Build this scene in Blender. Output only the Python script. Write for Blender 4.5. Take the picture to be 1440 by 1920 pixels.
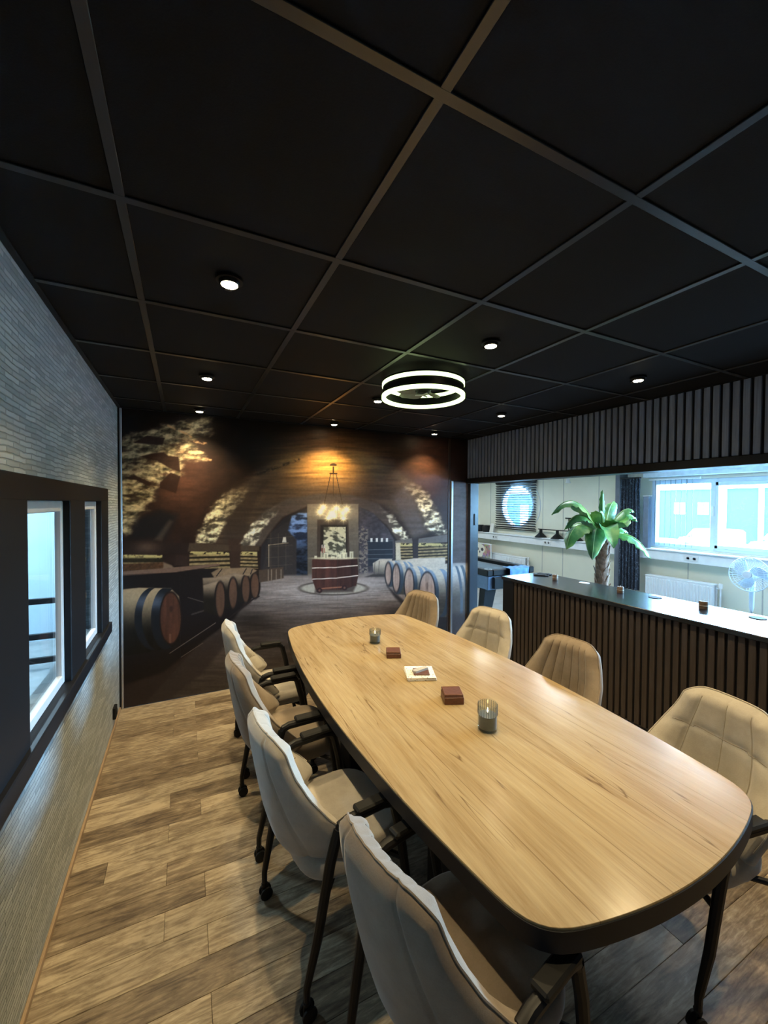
import bpy, math, random
import numpy as np
from mathutils import Vector, Matrix

for o in list(bpy.data.objects): bpy.data.objects.remove(o, do_unlink=True)
random.seed(7)
SC = bpy.context.scene
COL = SC.collection

# ------------------------------------------------------------------ camera, world, exposure
cam_d = bpy.data.cameras.new('camera'); cam = bpy.data.objects.new('camera', cam_d); COL.objects.link(cam)
cam_d.sensor_fit = 'HORIZONTAL'; cam_d.sensor_width = 36.0; cam_d.lens = 36.0 * 757.37 / 1440.0
cam_d.clip_start = .02; cam_d.clip_end = 200
FW = Vector((0.4436048, 0.89598912, -0.0204519)); RT = Vector((0.89621374, -0.44358587, 0.00570154)); UP = Vector((0.00396365, 0.02085851, 0.99977458))
CAMZ = 1.76
cam.matrix_world = Matrix(((RT.x, UP.x, -FW.x, 0), (RT.y, UP.y, -FW.y, 0), (RT.z, UP.z, -FW.z, CAMZ), (0, 0, 0, 1)))
SC.camera = cam
SC.view_settings.view_transform = 'Standard'; SC.view_settings.look = 'None'
SC.view_settings.gamma = 1.0; SC.view_settings.use_curve_mapping = False
SC.view_settings.exposure = 0.0

world = bpy.data.worlds.new('overcast_sky'); SC.world = world; world.use_nodes = True
bg = world.node_tree.nodes['Background']; bg.inputs[0].default_value = (0.36, 0.68, 1.0, 1); bg.inputs[1].default_value = 110.0

def area_portal(name, loc, rot, sx, sy):
    l = bpy.data.lights.new(name, 'AREA'); l.shape = 'RECTANGLE'; l.size = sx; l.size_y = sy
    l.cycles.is_portal = True
    o = bpy.data.objects.new(name, l); COL.objects.link(o); o.location = loc; o.rotation_euler = rot
    return o
area_portal('window_portal', (6.36, 1.9, 1.65), (0, math.radians(90), 0), .95, 3.5)
area_portal('round_window_portal', (6.36, 6.29, 1.73), (0, math.radians(90), 0), .94, .94)

SPOT_W = 82.0
SPOT_COL = (1.0, .78, .44)

# ------------------------------------------------------------------ helpers: materials
def new_mat(name):
    m = bpy.data.materials.new(name); m.use_nodes = True
    return m, m.node_tree.nodes, m.node_tree.links, m.node_tree.nodes['Principled BSDF']
def setp(b, **k):
    names = dict(rough='Roughness', metal='Metallic', spec='Specular IOR Level', sheen='Sheen Weight', coat='Coat Weight', coatr='Coat Roughness', trans='Transmission Weight', emit='Emission Strength', ior='IOR', sheenr='Sheen Roughness')
    for a, v in k.items(): b.inputs[names[a]].default_value = v
def ramp(N, stops):
    r = N.new('ShaderNodeValToRGB'); e = r.color_ramp.elements
    while len(e) < len(stops): e.new(.5)
    for el, (p, c) in zip(e, stops): el.position = p; el.color = (*c, 1)
    return r
def coords(N, L, scale=(1, 1, 1), rand=True, kind='Object'):
    t = N.new('ShaderNodeTexCoord'); mp = N.new('ShaderNodeMapping'); mp.inputs['Scale'].default_value = scale
    if rand:
        oi = N.new('ShaderNodeObjectInfo'); mu = N.new('ShaderNodeMath'); mu.operation = 'MULTIPLY'; mu.inputs[1].default_value = 37.0
        L.new(oi.outputs['Random'], mu.inputs[0])
        ad = N.new('ShaderNodeVectorMath'); ad.operation = 'ADD'
        L.new(t.outputs[kind], ad.inputs[0]); L.new(mu.outputs[0], ad.inputs[1]); L.new(ad.outputs[0], mp.inputs['Vector'])
    else: L.new(t.outputs[kind], mp.inputs['Vector'])
    return mp
def noise(N, L, vec, scale=5, detail=4, rough=.55, dist=0):
    n = N.new('ShaderNodeTexNoise'); n.inputs['Scale'].default_value = scale; n.inputs['Detail'].default_value = detail
    n.inputs['Roughness'].default_value = rough; n.inputs['Distortion'].default_value = dist
    L.new(vec.outputs[0], n.inputs['Vector']); return n
def bump(N, L, b, height, strength=.3, dist=.01):
    bp = N.new('ShaderNodeBump'); bp.inputs['Strength'].default_value = strength; bp.inputs['Distance'].default_value = dist
    L.new(height, bp.inputs['Height']); L.new(bp.outputs[0], b.inputs['Normal']); return bp
def mix(N, L, fac, a, c, mode='MIX'):
    m = N.new('ShaderNodeMix'); m.data_type = 'RGBA'; m.blend_type = mode
    for sock, v in ((m.inputs[0], fac), (m.inputs[6], a), (m.inputs[7], c)):
        if hasattr(v, 'is_linked') or hasattr(v, 'links'): L.new(v, sock)
        else: sock.default_value = v if not isinstance(v, tuple) else ((*v, 1) if len(v) == 3 else v)
    return m.outputs[2]
def math_n(N, L, op, a, c):
    m = N.new('ShaderNodeMath'); m.operation = op
    for s, v in ((m.inputs[0], a), (m.inputs[1], c)):
        if hasattr(v, 'links'): L.new(v, s)
        else: s.default_value = v
    return m.outputs[0]
def plain(name, col, rough=.5, metal=0., var=.12, vscale=14, bmp=0., **k):
    """a plain coloured surface with a little mottling"""
    m, N, L, b = new_mat(name); setp(b, rough=rough, metal=metal, **k)
    c = coords(N, L); n = noise(N, L, c, vscale, 5)
    r = ramp(N, [(.3, tuple(v * (1 - var) for v in col)), (.7, tuple(min(1, v * (1 + var)) for v in col))])
    L.new(n.outputs[0], r.inputs[0]); L.new(r.outputs[0], b.inputs['Base Color'])
    if bmp: bump(N, L, b, n.outputs[0], bmp, .004)
    return m
def emis(name, col, strength):
    m, N, L, b = new_mat(name); b.inputs['Base Color'].default_value = (*col, 1)
    b.inputs['Emission Color'].default_value = (*col, 1); setp(b, emit=strength); return m
def pane(name, tint=(1, 1, 1), rough=.02):
    m = bpy.data.materials.new(name); m.use_nodes = True; N = m.node_tree.nodes; L = m.node_tree.links
    N.remove(N['Principled BSDF']); t = N.new('ShaderNodeBsdfTransparent'); g = N.new('ShaderNodeBsdfGlossy'); f = N.new('ShaderNodeLayerWeight'); x = N.new('ShaderNodeMixShader')
    t.inputs[0].default_value = (*tint, 1); g.inputs['Roughness'].default_value = rough; f.inputs[0].default_value = .5
    pw = math_n(N, L, 'ADD', math_n(N, L, 'MULTIPLY', math_n(N, L, 'POWER', f.outputs['Facing'], 5.0), .9), .035)
    L.new(pw, x.inputs[0]); L.new(t.outputs[0], x.inputs[1]); L.new(g.outputs[0], x.inputs[2]); L.new(x.outputs[0], N['Material Output'].inputs[0])
    return m

# ------------------------------------------------------------------ helpers: meshes
class MB:
    def __init__(s): s.v = []; s.f = []; s.mi = []; s.cur = 0
    def add(s, vs, fs):
        n = len(s.v); s.v += [tuple(map(float, q)) for q in vs]; s.f += [tuple(i + n for i in f) for f in fs]; s.mi += [s.cur] * len(fs); return s
    def box(s, x0, x1, y0, y1, z0, z1):
        return s.add([(x, y, z) for x in (x0, x1) for y in (y0, y1) for z in (z0, z1)],
                     [(0, 1, 3, 2), (4, 6, 7, 5), (0, 4, 5, 1), (2, 3, 7, 6), (0, 2, 6, 4), (1, 5, 7, 3)])
    def rbox(s, x0, x1, y0, y1, z0, z1, b=.004):
        b = min(b, (x1 - x0) * .45, (y1 - y0) * .45, (z1 - z0) * .45)
        c = ((x0 + x1) / 2, (y0 + y1) / 2, (z0 + z1) / 2); h = ((x1 - x0) / 2, (y1 - y0) / 2, (z1 - z0) / 2)
        vs = []; idx = {}
        for sx in (-1, 1):
            for sy in (-1, 1):
                for sz in (-1, 1):
                    sg = (sx, sy, sz)
                    for ax in range(3):
                        idx[(sg, ax)] = len(vs)
                        vs.append(tuple(c[k] + sg[k] * (h[k] - (0 if k == ax else b)) for k in range(3)))
        fs = []
        for ax in range(3):
            u, w = [k for k in range(3) if k != ax]
            for d in (-1, 1):
                q = []
                for (a, e) in ((-1, -1), (1, -1), (1, 1), (-1, 1)):
                    sg = [0, 0, 0]; sg[ax] = d; sg[u] = a; sg[w] = e; q.append(idx[(tuple(sg), ax)])
                fs.append(tuple(q) if (d > 0) == (ax != 1) else tuple(q[::-1]))
            for a in (-1, 1):
                for e in (-1, 1):
                    s0 = [0, 0, 0]; s1 = [0, 0, 0]; s0[ax] = -1; s1[ax] = 1
                    for q in (s0, s1): q[u] = a; q[w] = e
                    s0, s1 = tuple(s0), tuple(s1)
                    fs.append((idx[(s0, u)], idx[(s1, u)], idx[(s1, w)], idx[(s0, w)]))
        for sx in (-1, 1):
            for sy in (-1, 1):
                for sz in (-1, 1): fs.append(tuple(idx[((sx, sy, sz), k)] for k in range(3)))
        return s.add(vs, fs)
    def tube(s, pts, rad, n=10, cap=True, flat=1.0):
        P = [Vector(q) for q in pts]; m = len(P); R = rad if isinstance(rad, (list, tuple)) else [rad] * m
        vs = []; fs = []; prev = None
        for i, q in enumerate(P):
            t = ((P[min(i + 1, m - 1)] - P[max(i - 1, 0)])).normalized()
            if prev is None: a = Vector((0, 0, 1)) if abs(t.z) < .9 else Vector((1, 0, 0)); nrm = (a - t * a.dot(t)).normalized()
            else: nrm = (prev - t * prev.dot(t)).normalized()
            prev = nrm; bn = t.cross(nrm)
            for k in range(n):
                an = 2 * math.pi * k / n; vs.append(q + nrm * math.cos(an) * R[i] + bn * math.sin(an) * R[i] * flat)
        for i in range(m - 1):
            for k in range(n): fs.append((i * n + k, i * n + (k + 1) % n, (i + 1) * n + (k + 1) % n, (i + 1) * n + k))
        if cap: fs.append(tuple(range(n))[::-1]); fs.append(tuple((m - 1) * n + k for k in range(n)))
        return s.add(vs, fs)
    def ring(s, c, R, r, n=48, k=8, axis='z', sq=None):
        """torus about an axis; sq=(dr,dz) makes a rectangular section"""
        vs = []; fs = []
        sec = [(math.cos(2 * math.pi * j / k) * r, math.sin(2 * math.pi * j / k) * r) for j in range(k)] if not sq else [(-sq[0], -sq[1]), (sq[0], -sq[1]), (sq[0], sq[1]), (-sq[0], sq[1])]
        k = len(sec)
        for i in range(n):
            a = 2 * math.pi * i / n
            for (dr, dz) in sec:
                q = ((R + dr) * math.cos(a), (R + dr) * math.sin(a), dz)
                if axis == 'x': q = (q[2], q[0], q[1])
                elif axis == 'y': q = (q[0], q[2], q[1])
                vs.append((c[0] + q[0], c[1] + q[1], c[2] + q[2]))
        for i in range(n):
            for j in range(k): fs.append((i * k + j, ((i + 1) % n) * k + j, ((i + 1) % n) * k + (j + 1) % k, i * k + (j + 1) % k))
        return s.add(vs, fs)
    def lathe(s, prof, c=(0, 0, 0), n=24, axis='z'):
        vs = []; fs = []
        for (r, z) in prof:
            for k in range(n):
                a = 2 * math.pi * k / n; q = (r * math.cos(a), r * math.sin(a), z)
                if axis == 'x': q = (q[2], q[0], q[1])
                elif axis == 'y': q = (q[0], q[2], q[1])
                vs.append((c[0] + q[0], c[1] + q[1], c[2] + q[2]))
        m = len(prof)
        for i in range(m - 1):
            for k in range(n): fs.append((i * n + k, i * n + (k + 1) % n, (i + 1) * n + (k + 1) % n, (i + 1) * n + k))
        if prof[0][0] > 1e-6: fs.append(tuple(range(n))[::-1])
        if prof[-1][0] > 1e-6: fs.append(tuple((m - 1) * n + k for k in range(n)))
        return s.add(vs, fs)
    def prism(s, pts, a0, a1, axis='z'):
        """extrude a 2-D outline; axis z: (x,y), x: (y,z), y: (x,z)"""
        n = len(pts)
        def q(u, v, t): return (u, v, t) if axis == 'z' else ((t, u, v) if axis == 'x' else (u, t, v))
        vs = [q(u, v, a0) for u, v in pts] + [q(u, v, a1) for u, v in pts]
        fs = [tuple(range(n))[::-1], tuple(range(n, 2 * n))] + [(i, (i + 1) % n, n + (i + 1) % n, n + i) for i in range(n)]
        return s.add(vs, fs)
    def loops(s, rings, cap=True):
        n = len(rings[0]); vs = [q for r in rings for q in r]; fs = []
        for i in range(len(rings) - 1):
            for k in range(n): fs.append((i * n + k, i * n + (k + 1) % n, (i + 1) * n + (k + 1) % n, (i + 1) * n + k))
        if cap: fs.append(tuple(range(n))[::-1]); fs.append(tuple((len(rings) - 1) * n + k for k in range(n)))
        return s.add(vs, fs)
    def sheet(s, G, th=None):
        """grid of points G[i][j]; th = list-of-list offset vectors gives a closed slab"""
        a, b = len(G), len(G[0]); vs = [q for r in G for q in r]
        fs = [(i * b + j, i * b + j + 1, (i + 1) * b + j + 1, (i + 1) * b + j) for i in range(a - 1) for j in range(b - 1)]
        if th is not None:
            o = a * b; vs += [tuple(Vector(q) + Vector(t)) for r, tr in zip(G, th) for q, t in zip(r, tr)]
            fs += [(o + i * b + j, o + (i + 1) * b + j, o + (i + 1) * b + j + 1, o + i * b + j + 1) for i in range(a - 1) for j in range(b - 1)]
            bd = [(0, j) for j in range(b)] + [(i, b - 1) for i in range(1, a)] + [(a - 1, j) for j in range(b - 2, -1, -1)] + [(i, 0) for i in range(a - 2, 0, -1)]
            for (p, q) in zip(bd, bd[1:] + bd[:1]):
                k0 = p[0] * b + p[1]; k1 = q[0] * b + q[1]; fs.append((k1, k0, o + k0, o + k1))
        return s.add(vs, fs)
    def mesh(s, name, mats, smooth=35):
        me = bpy.data.meshes.new(name); me.from_pydata(s.v, [], s.f)
        for m in (mats if isinstance(mats, (list, tuple)) else [mats]): me.materials.append(m)
        if any(s.mi): me.polygons.foreach_set('material_index', s.mi)
        import bmesh
        bm = bmesh.new(); bm.from_mesh(me); bmesh.ops.recalc_face_normals(bm, faces=bm.faces); bm.to_mesh(me); bm.free()
        if smooth:
            me.polygons.foreach_set('use_smooth', [True] * len(me.polygons)); me.set_sharp_from_angle(angle=math.radians(smooth))
        me.update(); return me
    def build(s, name, mats, parent=None, smooth=35):
        return obj(name, s.mesh(name, mats, smooth), parent)
def obj(name, me, parent=None, loc=None):
    o = bpy.data.objects.new(name, me); COL.objects.link(o)
    if parent: o.parent = parent
    if loc: o.location = loc
    return o
def tag(o, label=None, cat=None, group=None, kind=None):
    if label: o['label'] = label
    if cat: o['category'] = cat
    if group: o['group'] = group
    if kind: o['kind'] = kind
    return o
def thing(name, label, cat, loc=(0, 0, 0), rz=0., group=None):
    o = obj(name, None); o.location = loc; o.rotation_euler = (0, 0, rz); o.empty_display_size = .1
    return tag(o, label, cat, group)
def struct(o, label=None): o['kind'] = 'structure'; (tag(o, label) if label else None); return o
def copy_tree(o, parent=None):
    c = o.copy(); COL.objects.link(c); c.parent = parent
    for ch in o.children: copy_tree(ch, c)
    return c

# ---------------------------------------------------------------- mural print (painted per vertex)
def _hash(ix, iy, seed):
    n = (ix * 374761393 + iy * 668265263 + seed * 974711) & 0x7fffffff
    n = ((n ^ (n >> 13)) * 1274126177) & 0x7fffffff
    return ((n ^ (n >> 16)) & 0xffff) / 65535.0
def vnoise(x, y, seed=0):
    ix = np.floor(x).astype(np.int64); iy = np.floor(y).astype(np.int64)
    fx = x - ix; fy = y - iy
    fx = fx * fx * (3 - 2 * fx); fy = fy * fy * (3 - 2 * fy)
    a = _hash(ix, iy, seed); b = _hash(ix + 1, iy, seed); c = _hash(ix, iy + 1, seed); d = _hash(ix + 1, iy + 1, seed)
    return (a * (1 - fx) + b * fx) * (1 - fy) + (c * (1 - fx) + d * fx) * fy
def fbm(x, y, sx, sy, octv=4, seed=0):
    t = 0; a = .5; x = x / sx; y = y / sy
    for k in range(octv):
        t = t + a * vnoise(x, y, seed + k * 17); x = x * 2.03; y = y * 2.03; a *= .5
    return t / (1 - .5 ** octv)
def sstep(a, b, t):
    t = np.clip((t - a) / (b - a), 0, 1); return t * t * (3 - 2 * t)

class Painter:
    def __init__(s, U, V):
        s.U, s.V = U, V
        s.C = np.zeros(U.shape + (3,)); s.M = {}
    def lay(s, m, col):
        col = np.asarray(col, float)
        if col.ndim == 1: col = col / 255.
        s.C = s.C * (1 - m[..., None]) + col * m[..., None]
    def mul(s, m, k): s.C = s.C * (1 + (k - 1) * m[..., None])
    def add(s, m, col): s.C = s.C + m[..., None] * np.asarray(col, float) / 255.
    def poly(s, pts, soft=1.):
        U, V = s.U, s.V
        P = np.asarray(pts, float); inside = np.zeros(U.shape, bool); d2 = np.full(U.shape, 1e9)
        for a, b in zip(P, np.roll(P, -1, 0)):
            c = ((a[1] > V) != (b[1] > V)) & (U < (b[0] - a[0]) * (V - a[1]) / ((b[1] - a[1]) or 1e-9) + a[0])
            inside ^= c
            e = b - a; L = max(e @ e, 1e-9)
            t = np.clip(((U - a[0]) * e[0] + (V - a[1]) * e[1]) / L, 0, 1)
            d2 = np.minimum(d2, (U - a[0] - t * e[0]) ** 2 + (V - a[1] - t * e[1]) ** 2)
        sd = np.sqrt(d2) * np.where(inside, 1, -1)
        return sstep(-soft, soft, sd)
    def line(s, pts, w, soft=.8):
        U, V = s.U, s.V; P = np.asarray(pts, float); d2 = np.full(U.shape, 1e9)
        for a, b in zip(P[:-1], P[1:]):
            e = b - a; L = max(e @ e, 1e-9)
            t = np.clip(((U - a[0]) * e[0] + (V - a[1]) * e[1]) / L, 0, 1)
            d2 = np.minimum(d2, (U - a[0] - t * e[0]) ** 2 + (V - a[1] - t * e[1]) ** 2)
        return 1 - sstep(w * .5 - soft * .5, w * .5 + soft * .5, np.sqrt(d2))
    def ell(s, cx, cy, rx, ry, soft=1., rot=0.):
        c, n = np.cos(rot), np.sin(rot); dx = s.U - cx; dy = s.V - cy
        x = dx * c + dy * n; y = -dx * n + dy * c
        r = np.sqrt((x / rx) ** 2 + (y / ry) ** 2)
        return 1 - sstep(-soft, soft, (r - 1) * min(rx, ry))
    def glow(s, cx, cy, rx, ry, p=1.):
        return np.exp(-(((s.U - cx) / rx) ** 2 + ((s.V - cy) / ry) ** 2)) ** p
    def hoop(s, xm0, xm1, xt0, xt1, cy, ry, soft=.8):
        q = np.clip(1 - ((s.V - cy) / ry) ** 2, 0, 1); k = 1 - np.sqrt(q)
        a = xm0 + (xt0 - xm0) * k; b = xm1 + (xt1 - xm1) * k
        return sstep(-soft, soft, s.U - a) * sstep(-soft, soft, b - s.U) * (np.abs(s.V - cy) < ry)

def paint_mural(U, V):
    P = Painter(U, V)
    R1 = fbm(U, V, 22, 14, 5, 1); R2 = fbm(U + V * .8, V, 30, 7, 5, 2); R3 = fbm(U, V, 9, 6, 4, 3); R4 = fbm(U - V * .9, V, 26, 6, 5, 4)
    S = fbm(U, V, 60, 5, 4, 5); F = fbm(U, V, 4, 3, 3, 6)
    def hill(sx, sy, seed, k=1., dx=2.0, dy=2.6):
        return np.clip(.5 + k * (fbm(U - dx, V - dy, sx, sy, 5, seed) - fbm(U + dx, V + dy, sx, sy, 5, seed)), 0, 1)
    HA = hill(20, 11, 51, 2.3); HB = hill(9, 6, 52, 1.7, 1.2, 1.5)
    # dark vault shell
    base = np.stack([22 + 24 * R1, 15 + 17 * R1, 14 + 14 * R1], -1) / 255
    P.lay(np.ones_like(U), base)
    P.mul(sstep(880, 790, V), .45)
    P.mul(P.glow(485, 850, 70, 45), .35)
    # reddish stone between rock and arch, and right hand red patch
    P.lay(.75 * P.glow(340, 900, 55, 80) * (.5 + R4), (80, 52, 42))
    P.lay(.75 * P.glow(800, 860, 45, 55) * (.4 + R4), (86, 52, 38))
    P.lay(.5 * P.poly([(770, 900), (845, 880), (845, 1010), (835, 1000)], 10), (60, 52, 58))
    # rock upper left: lit crags
    rock = np.stack([R2 * 0 + 150, R2 * 0 + 138, R2 * 0 + 108], -1) / 255 * (.18 + 1.05 * np.clip(.65 * HA + .45 * HB, 0, 1))[..., None]
    P.U, P.V = U + 26 * (fbm(U, V, 22, 12, 4, 63) - .5), V + 22 * (fbm(U, V, 20, 12, 4, 64) - .5)
    m = P.poly([(205, 835), (280, 808), (330, 792), (392, 782), (396, 812), (350, 822), (388, 858), (345, 862), (338, 890), (300, 905), (286, 940), (262, 962), (240, 1000), (205, 1000)], 9)
    P.U, P.V = U, V
    crag = sstep(.42, .56, .55 * R2 + .3 * R3 + .15 * R1 + .04)
    P.lay(m * (.35 + .65 * crag), rock * 1.1)
    P.lay(m * sstep(.58, .85, HA) * .45, (190, 172, 136))
    for pts in ([(250, 830), (275, 817), (309, 821), (305, 834), (280, 833)], [(262, 856), (285, 850), (307, 848), (316, 855), (335, 856), (338, 885), (318, 878), (295, 864)], [(230, 897), (252, 891), (284, 905), (280, 912), (255, 900)], [(300, 905), (320, 886), (338, 893), (330, 925), (300, 915)]):
        P.lay(P.poly(pts, 1.5) * .93, (38, 24, 21))
    P.lay(P.poly([(255, 975), (300, 955), (335, 965), (310, 1010), (240, 1012)], 9) * .85, (22, 22, 26))
    P.lay(.55 * P.poly([(289, 1012), (318, 975), (324, 978), (303, 1014)], 4), (80, 70, 60))
    for pts in ([(315, 798), (338, 808), (358, 819)], [(365, 828), (386, 832)], [(340, 856), (395, 862)], [(330, 848), (375, 848)]):
        P.lay(.8 * P.line(pts, 4, 4) * sstep(.3, .6, R3), (205, 165, 120))
    # vault ceiling with the lamp's golden pool
    v = P.poly([(395, 985), (430, 925), (480, 885), (540, 855), (620, 838), (700, 855), (760, 890), (800, 930), (835, 985), (770, 1010), (760, 985), (720, 950), (620, 925), (520, 950), (480, 990), (455, 1022), (400, 1020)], 9)
    vc = np.stack([66 + 46 * (S - .5), 55 + 38 * (S - .5), 46 + 30 * (S - .5)], -1) / 255
    P.lay(v * .95, vc)
    wav = .62 + .76 * fbm(U + 6 * np.sin(V * .2), V + 10 * np.cos((U - 620) / 110.), 46, 3.6, 4, 9)
    g = P.glow(618, 868, 92, 42)
    P.lay(np.clip(g * 1.15, 0, 1) * .95, np.stack([170 * wav, 120 * wav, 58 * wav], -1) / 255)
    P.lay(np.clip(P.glow(606, 826, 50, 30), 0, 1) * .6, np.stack([92 * wav, 62 * wav, 44 * wav], -1) / 255)
    # outer arch, lit stone at both springings
    NX = 16 * (fbm(U, V, 16, 12, 3, 61) - .5); NY = 14 * (fbm(U, V, 14, 12, 3, 62) - .5)
    def rough_poly(pts, soft):
        P.U, P.V = U + NX, V + NY; r = P.poly(pts, soft); P.U, P.V = U, V; return r
    def arch(pts, c, k, soft=3, fade=(0, 1)):
        mm = rough_poly(pts, soft) * sstep(fade[0], fade[1], V); t = sstep(.18, .85, .55 * HB + .5 * HA)
        P.lay(mm * (.6 + .4 * t), np.asarray(c, float) / 225 * (k * .85 + (1.2 - k * .85) * t)[..., None])
    arch([(365, 1018), (375, 985), (400, 945), (430, 918), (470, 905), (456, 940), (432, 965), (418, 990), (405, 1018)], (176, 166, 134), .45, 4, (898, 962))
    P.lay(.55 * P.poly([(418, 960), (450, 930), (500, 905), (470, 960), (452, 1015), (420, 1018)], 8), (46, 38, 34))
    P.lay(P.line([(365, 1000), (385, 955), (420, 920), (480, 890), (560, 862)], 5, 5) * .7 * sstep(.35, .6, F), (36, 28, 22))
    arch([(835, 1000), (828, 970), (808, 935), (785, 912), (745, 893), (752, 908), (775, 932), (788, 960), (800, 990), (812, 1004)], (190, 182, 158), .4, 4, (890, 962))
    P.lay(.6 * P.poly([(757, 912), (778, 935), (800, 1000), (776, 1010), (760, 985), (735, 930)], 8) * (.6 + .6 * R2), (92, 86, 88))
    # inner arch
    ia = P.poly([(452, 1024), (470, 985), (500, 955), (540, 935), (600, 926), (660, 928), (710, 945), (742, 975), (765, 1012), (745, 1014), (725, 985), (690, 957), (640, 946), (575, 950), (530, 970), (505, 1000), (490, 1024)], 3)
    P.lay(ia * .9, np.stack([74 + 30 * S, 66 + 26 * S, 62 + 24 * S], -1) / 255 * .82)
    arch([(452, 1022), (468, 988), (495, 960), (530, 940), (520, 962), (498, 985), (484, 1005), (476, 1022)], (180, 172, 150), .4, 3, (938, 985))
    arch([(765, 1012), (755, 990), (738, 968), (712, 948), (728, 975), (742, 998), (750, 1013)], (195, 188, 165), .4, 3, (944, 990))
    # room beyond the inner arch
    P.lay(P.poly([(490, 1024), (507, 1000), (532, 971), (576, 951), (640, 947), (690, 959), (724, 986), (744, 1014), (742, 1078), (486, 1082)], 2), (36, 34, 38))
    P.lay(P.poly([(505, 1000), (575, 955), (577, 1080), (490, 1082)], 2) * (.4 + .4 * R3), (50, 46, 46))
    for x in (508, 522, 536): P.lay(.5 * P.line([(x, 1000), (x, 1068)], 1), (90, 80, 66))
    for y in (1006, 1022, 1042, 1058): P.lay(.45 * P.line([(500, y + 4), (548, y)], 1), (90, 80, 66))
    P.lay(P.line([(504, 1022), (504, 1062)], 1.6) + P.line([(504, 1022), (540, 1018)], 1.4), (120, 110, 96))
    P.lay(P.poly([(531, 1007), (536, 1007), (537, 1017), (529, 1017)], .8), (180, 175, 165))
    bl = P.poly([(547, 968), (560, 962), (576, 962), (577, 1080), (556, 1080), (556, 1012), (540, 995)], 2)
    br = sstep(.36, .6, .6 * R4 + .4 * R3)
    P.lay(bl, np.stack([30 + 66 * br, 38 + 84 * br, 58 + 110 * br], -1) / 255 * (1.12 - .75 * sstep(990, 1040, V))[..., None])
    # central pier with framed niche
    P.lay(P.poly([(576, 945), (672, 945), (673, 1078), (577, 1082)], 1), np.stack([104 + 22 * S, 95 + 20 * S, 84 + 18 * S], -1) / 255 * (.92 - .2 * sstep(960, 1050, V))[..., None])
    P.lay(P.poly([(595, 974), (653, 974), (656, 1050), (594, 1050)], 1), (62, 52, 46))
    P.lay(P.poly([(601, 984), (651, 984), (652, 1050), (600, 1050)], 1), (40, 34, 30))
    sn = sstep(.4, .56, .5 * fbm(U + V, V - .4 * U, 11, 4.5, 4, 12) + .5 * R3)
    P.lay(P.poly([(607, 988), (648, 988), (649, 1046), (606, 1046)], .8), np.stack([70 + 118 * sn, 68 + 114 * sn, 58 + 96 * sn], -1) / 255)
    # dark shelves right
    P.lay(P.poly([(673, 950), (700, 962), (728, 992), (740, 1015), (740, 1078), (674, 1078)], 1.5), np.stack([40 + 40 * R3, 38 + 36 * R3, 44 + 38 * R3], -1) / 255)
    P.lay(P.poly([(672, 985), (690, 990), (690, 1078), (674, 1078)], 2) * sstep(.45, .6, F), (106, 98, 92))
    P.lay(P.poly([(690, 1012), (736, 1012), (737, 1058), (690, 1062)], 1), (34, 38, 48))
    for y in (1015, 1031, 1040, 1048): P.lay(.7 * P.line([(689, y), (736, y - 1)], 1.1), (98, 100, 106))
    for x in (696.5, 706.5, 716, 725.5): P.lay(P.poly([(x - 2, 1009), (x + 2, 1009), (x + 2, 1016), (x - 2, 1016)], .8), (196, 196, 196))
    # cellar floor
    fl = P.poly([(486, 1080), (577, 1078), (745, 1072), (845, 1080), (880, 1120), (900, 1420), (180, 1420), (400, 1180), (470, 1130)], 3)
    fc = .55 + .5 * fbm(U + (V - 1075) * 1.2, V, 44, 4, 4, 15)
    P.lay(fl, np.stack([118 * fc, 106 * fc, 102 * fc], -1) / 255)
    P.mul(fl * sstep(1130, 1230, V), .6)
    P.mul(fl * P.glow(470, 1165, 60, 22), .5)
    P.add(fl * P.glow(620, 1105, 130, 30) * .9, (60, 58, 56))
    P.add(fl * P.glow(430, 1230, 60, 26) * .5, (34, 30, 28))
    for k in range(9):
        y = 1112 + 3.2 * k + .5 * k * k
        P.lay(.35 * fl * P.line([(480 - 8 * k, y + 10), (620, y), (760, y - 6)], 1) * sstep(.45, .55, fbm(U, V, 30, 8, 2, 30 + k)), (48, 42, 40))
    # left: shadow side under the shelf and along the barrels
    P.lay(P.poly([(215, 1070), (415, 1062), (470, 1110), (440, 1160), (345, 1230), (305, 1262), (215, 1290)], 4), (24, 20, 21))
    P.lay(P.poly([(215, 1290), (305, 1262), (400, 1190), (425, 1175), (430, 1200), (380, 1262), (180, 1420)], 5) * .75, (44, 38, 38))
    P.lay(P.line([(318, 1225), (404, 1168)], 1.3) + P.line([(340, 1232), (380, 1206)], 1), (92, 84, 80))
    P.lay(P.line([(360, 1152), (410, 1136)], 3) * .6, (70, 62, 58))
    P.lay(P.line([(352, 1120), (385, 1130)], 1.2) * .7, (96, 88, 82))
    P.lay(P.poly([(222, 1014), (480, 1024), (480, 1032), (222, 1042)], 2) * .8, (36, 27, 25))
    P.lay(P.poly([(355, 1018), (486, 1024), (486, 1033), (352, 1034)], 1.5), (66, 54, 44))
    P.lay(.7 * P.glow(275, 1026, 22, 10), (92, 74, 64))
    # straw / bottle stacks
    def stack(x0, x1, y0, y1, n, sh):
        mm = P.poly([(x0, y0 + 4), (x0 + 3, y0), (x1 - 2, y0 + 1), (x1, y1), (x0, y1)], 1.2)
        st = .5 + .5 * np.cos((V - y0 - sh * (U - x0)) / (y1 - y0) * n * 2 * np.pi)
        k = (.28 + .72 * sstep(.2, .7, st)) * (.7 + .6 * F)
        P.lay(mm, np.stack([128 * k, 110 * k, 78 * k], -1) / 255)
        P.lay(mm * sstep(y0 + 9, y0 + 3, V) * sstep(.3, .5, F), (176, 162, 108))
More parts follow.
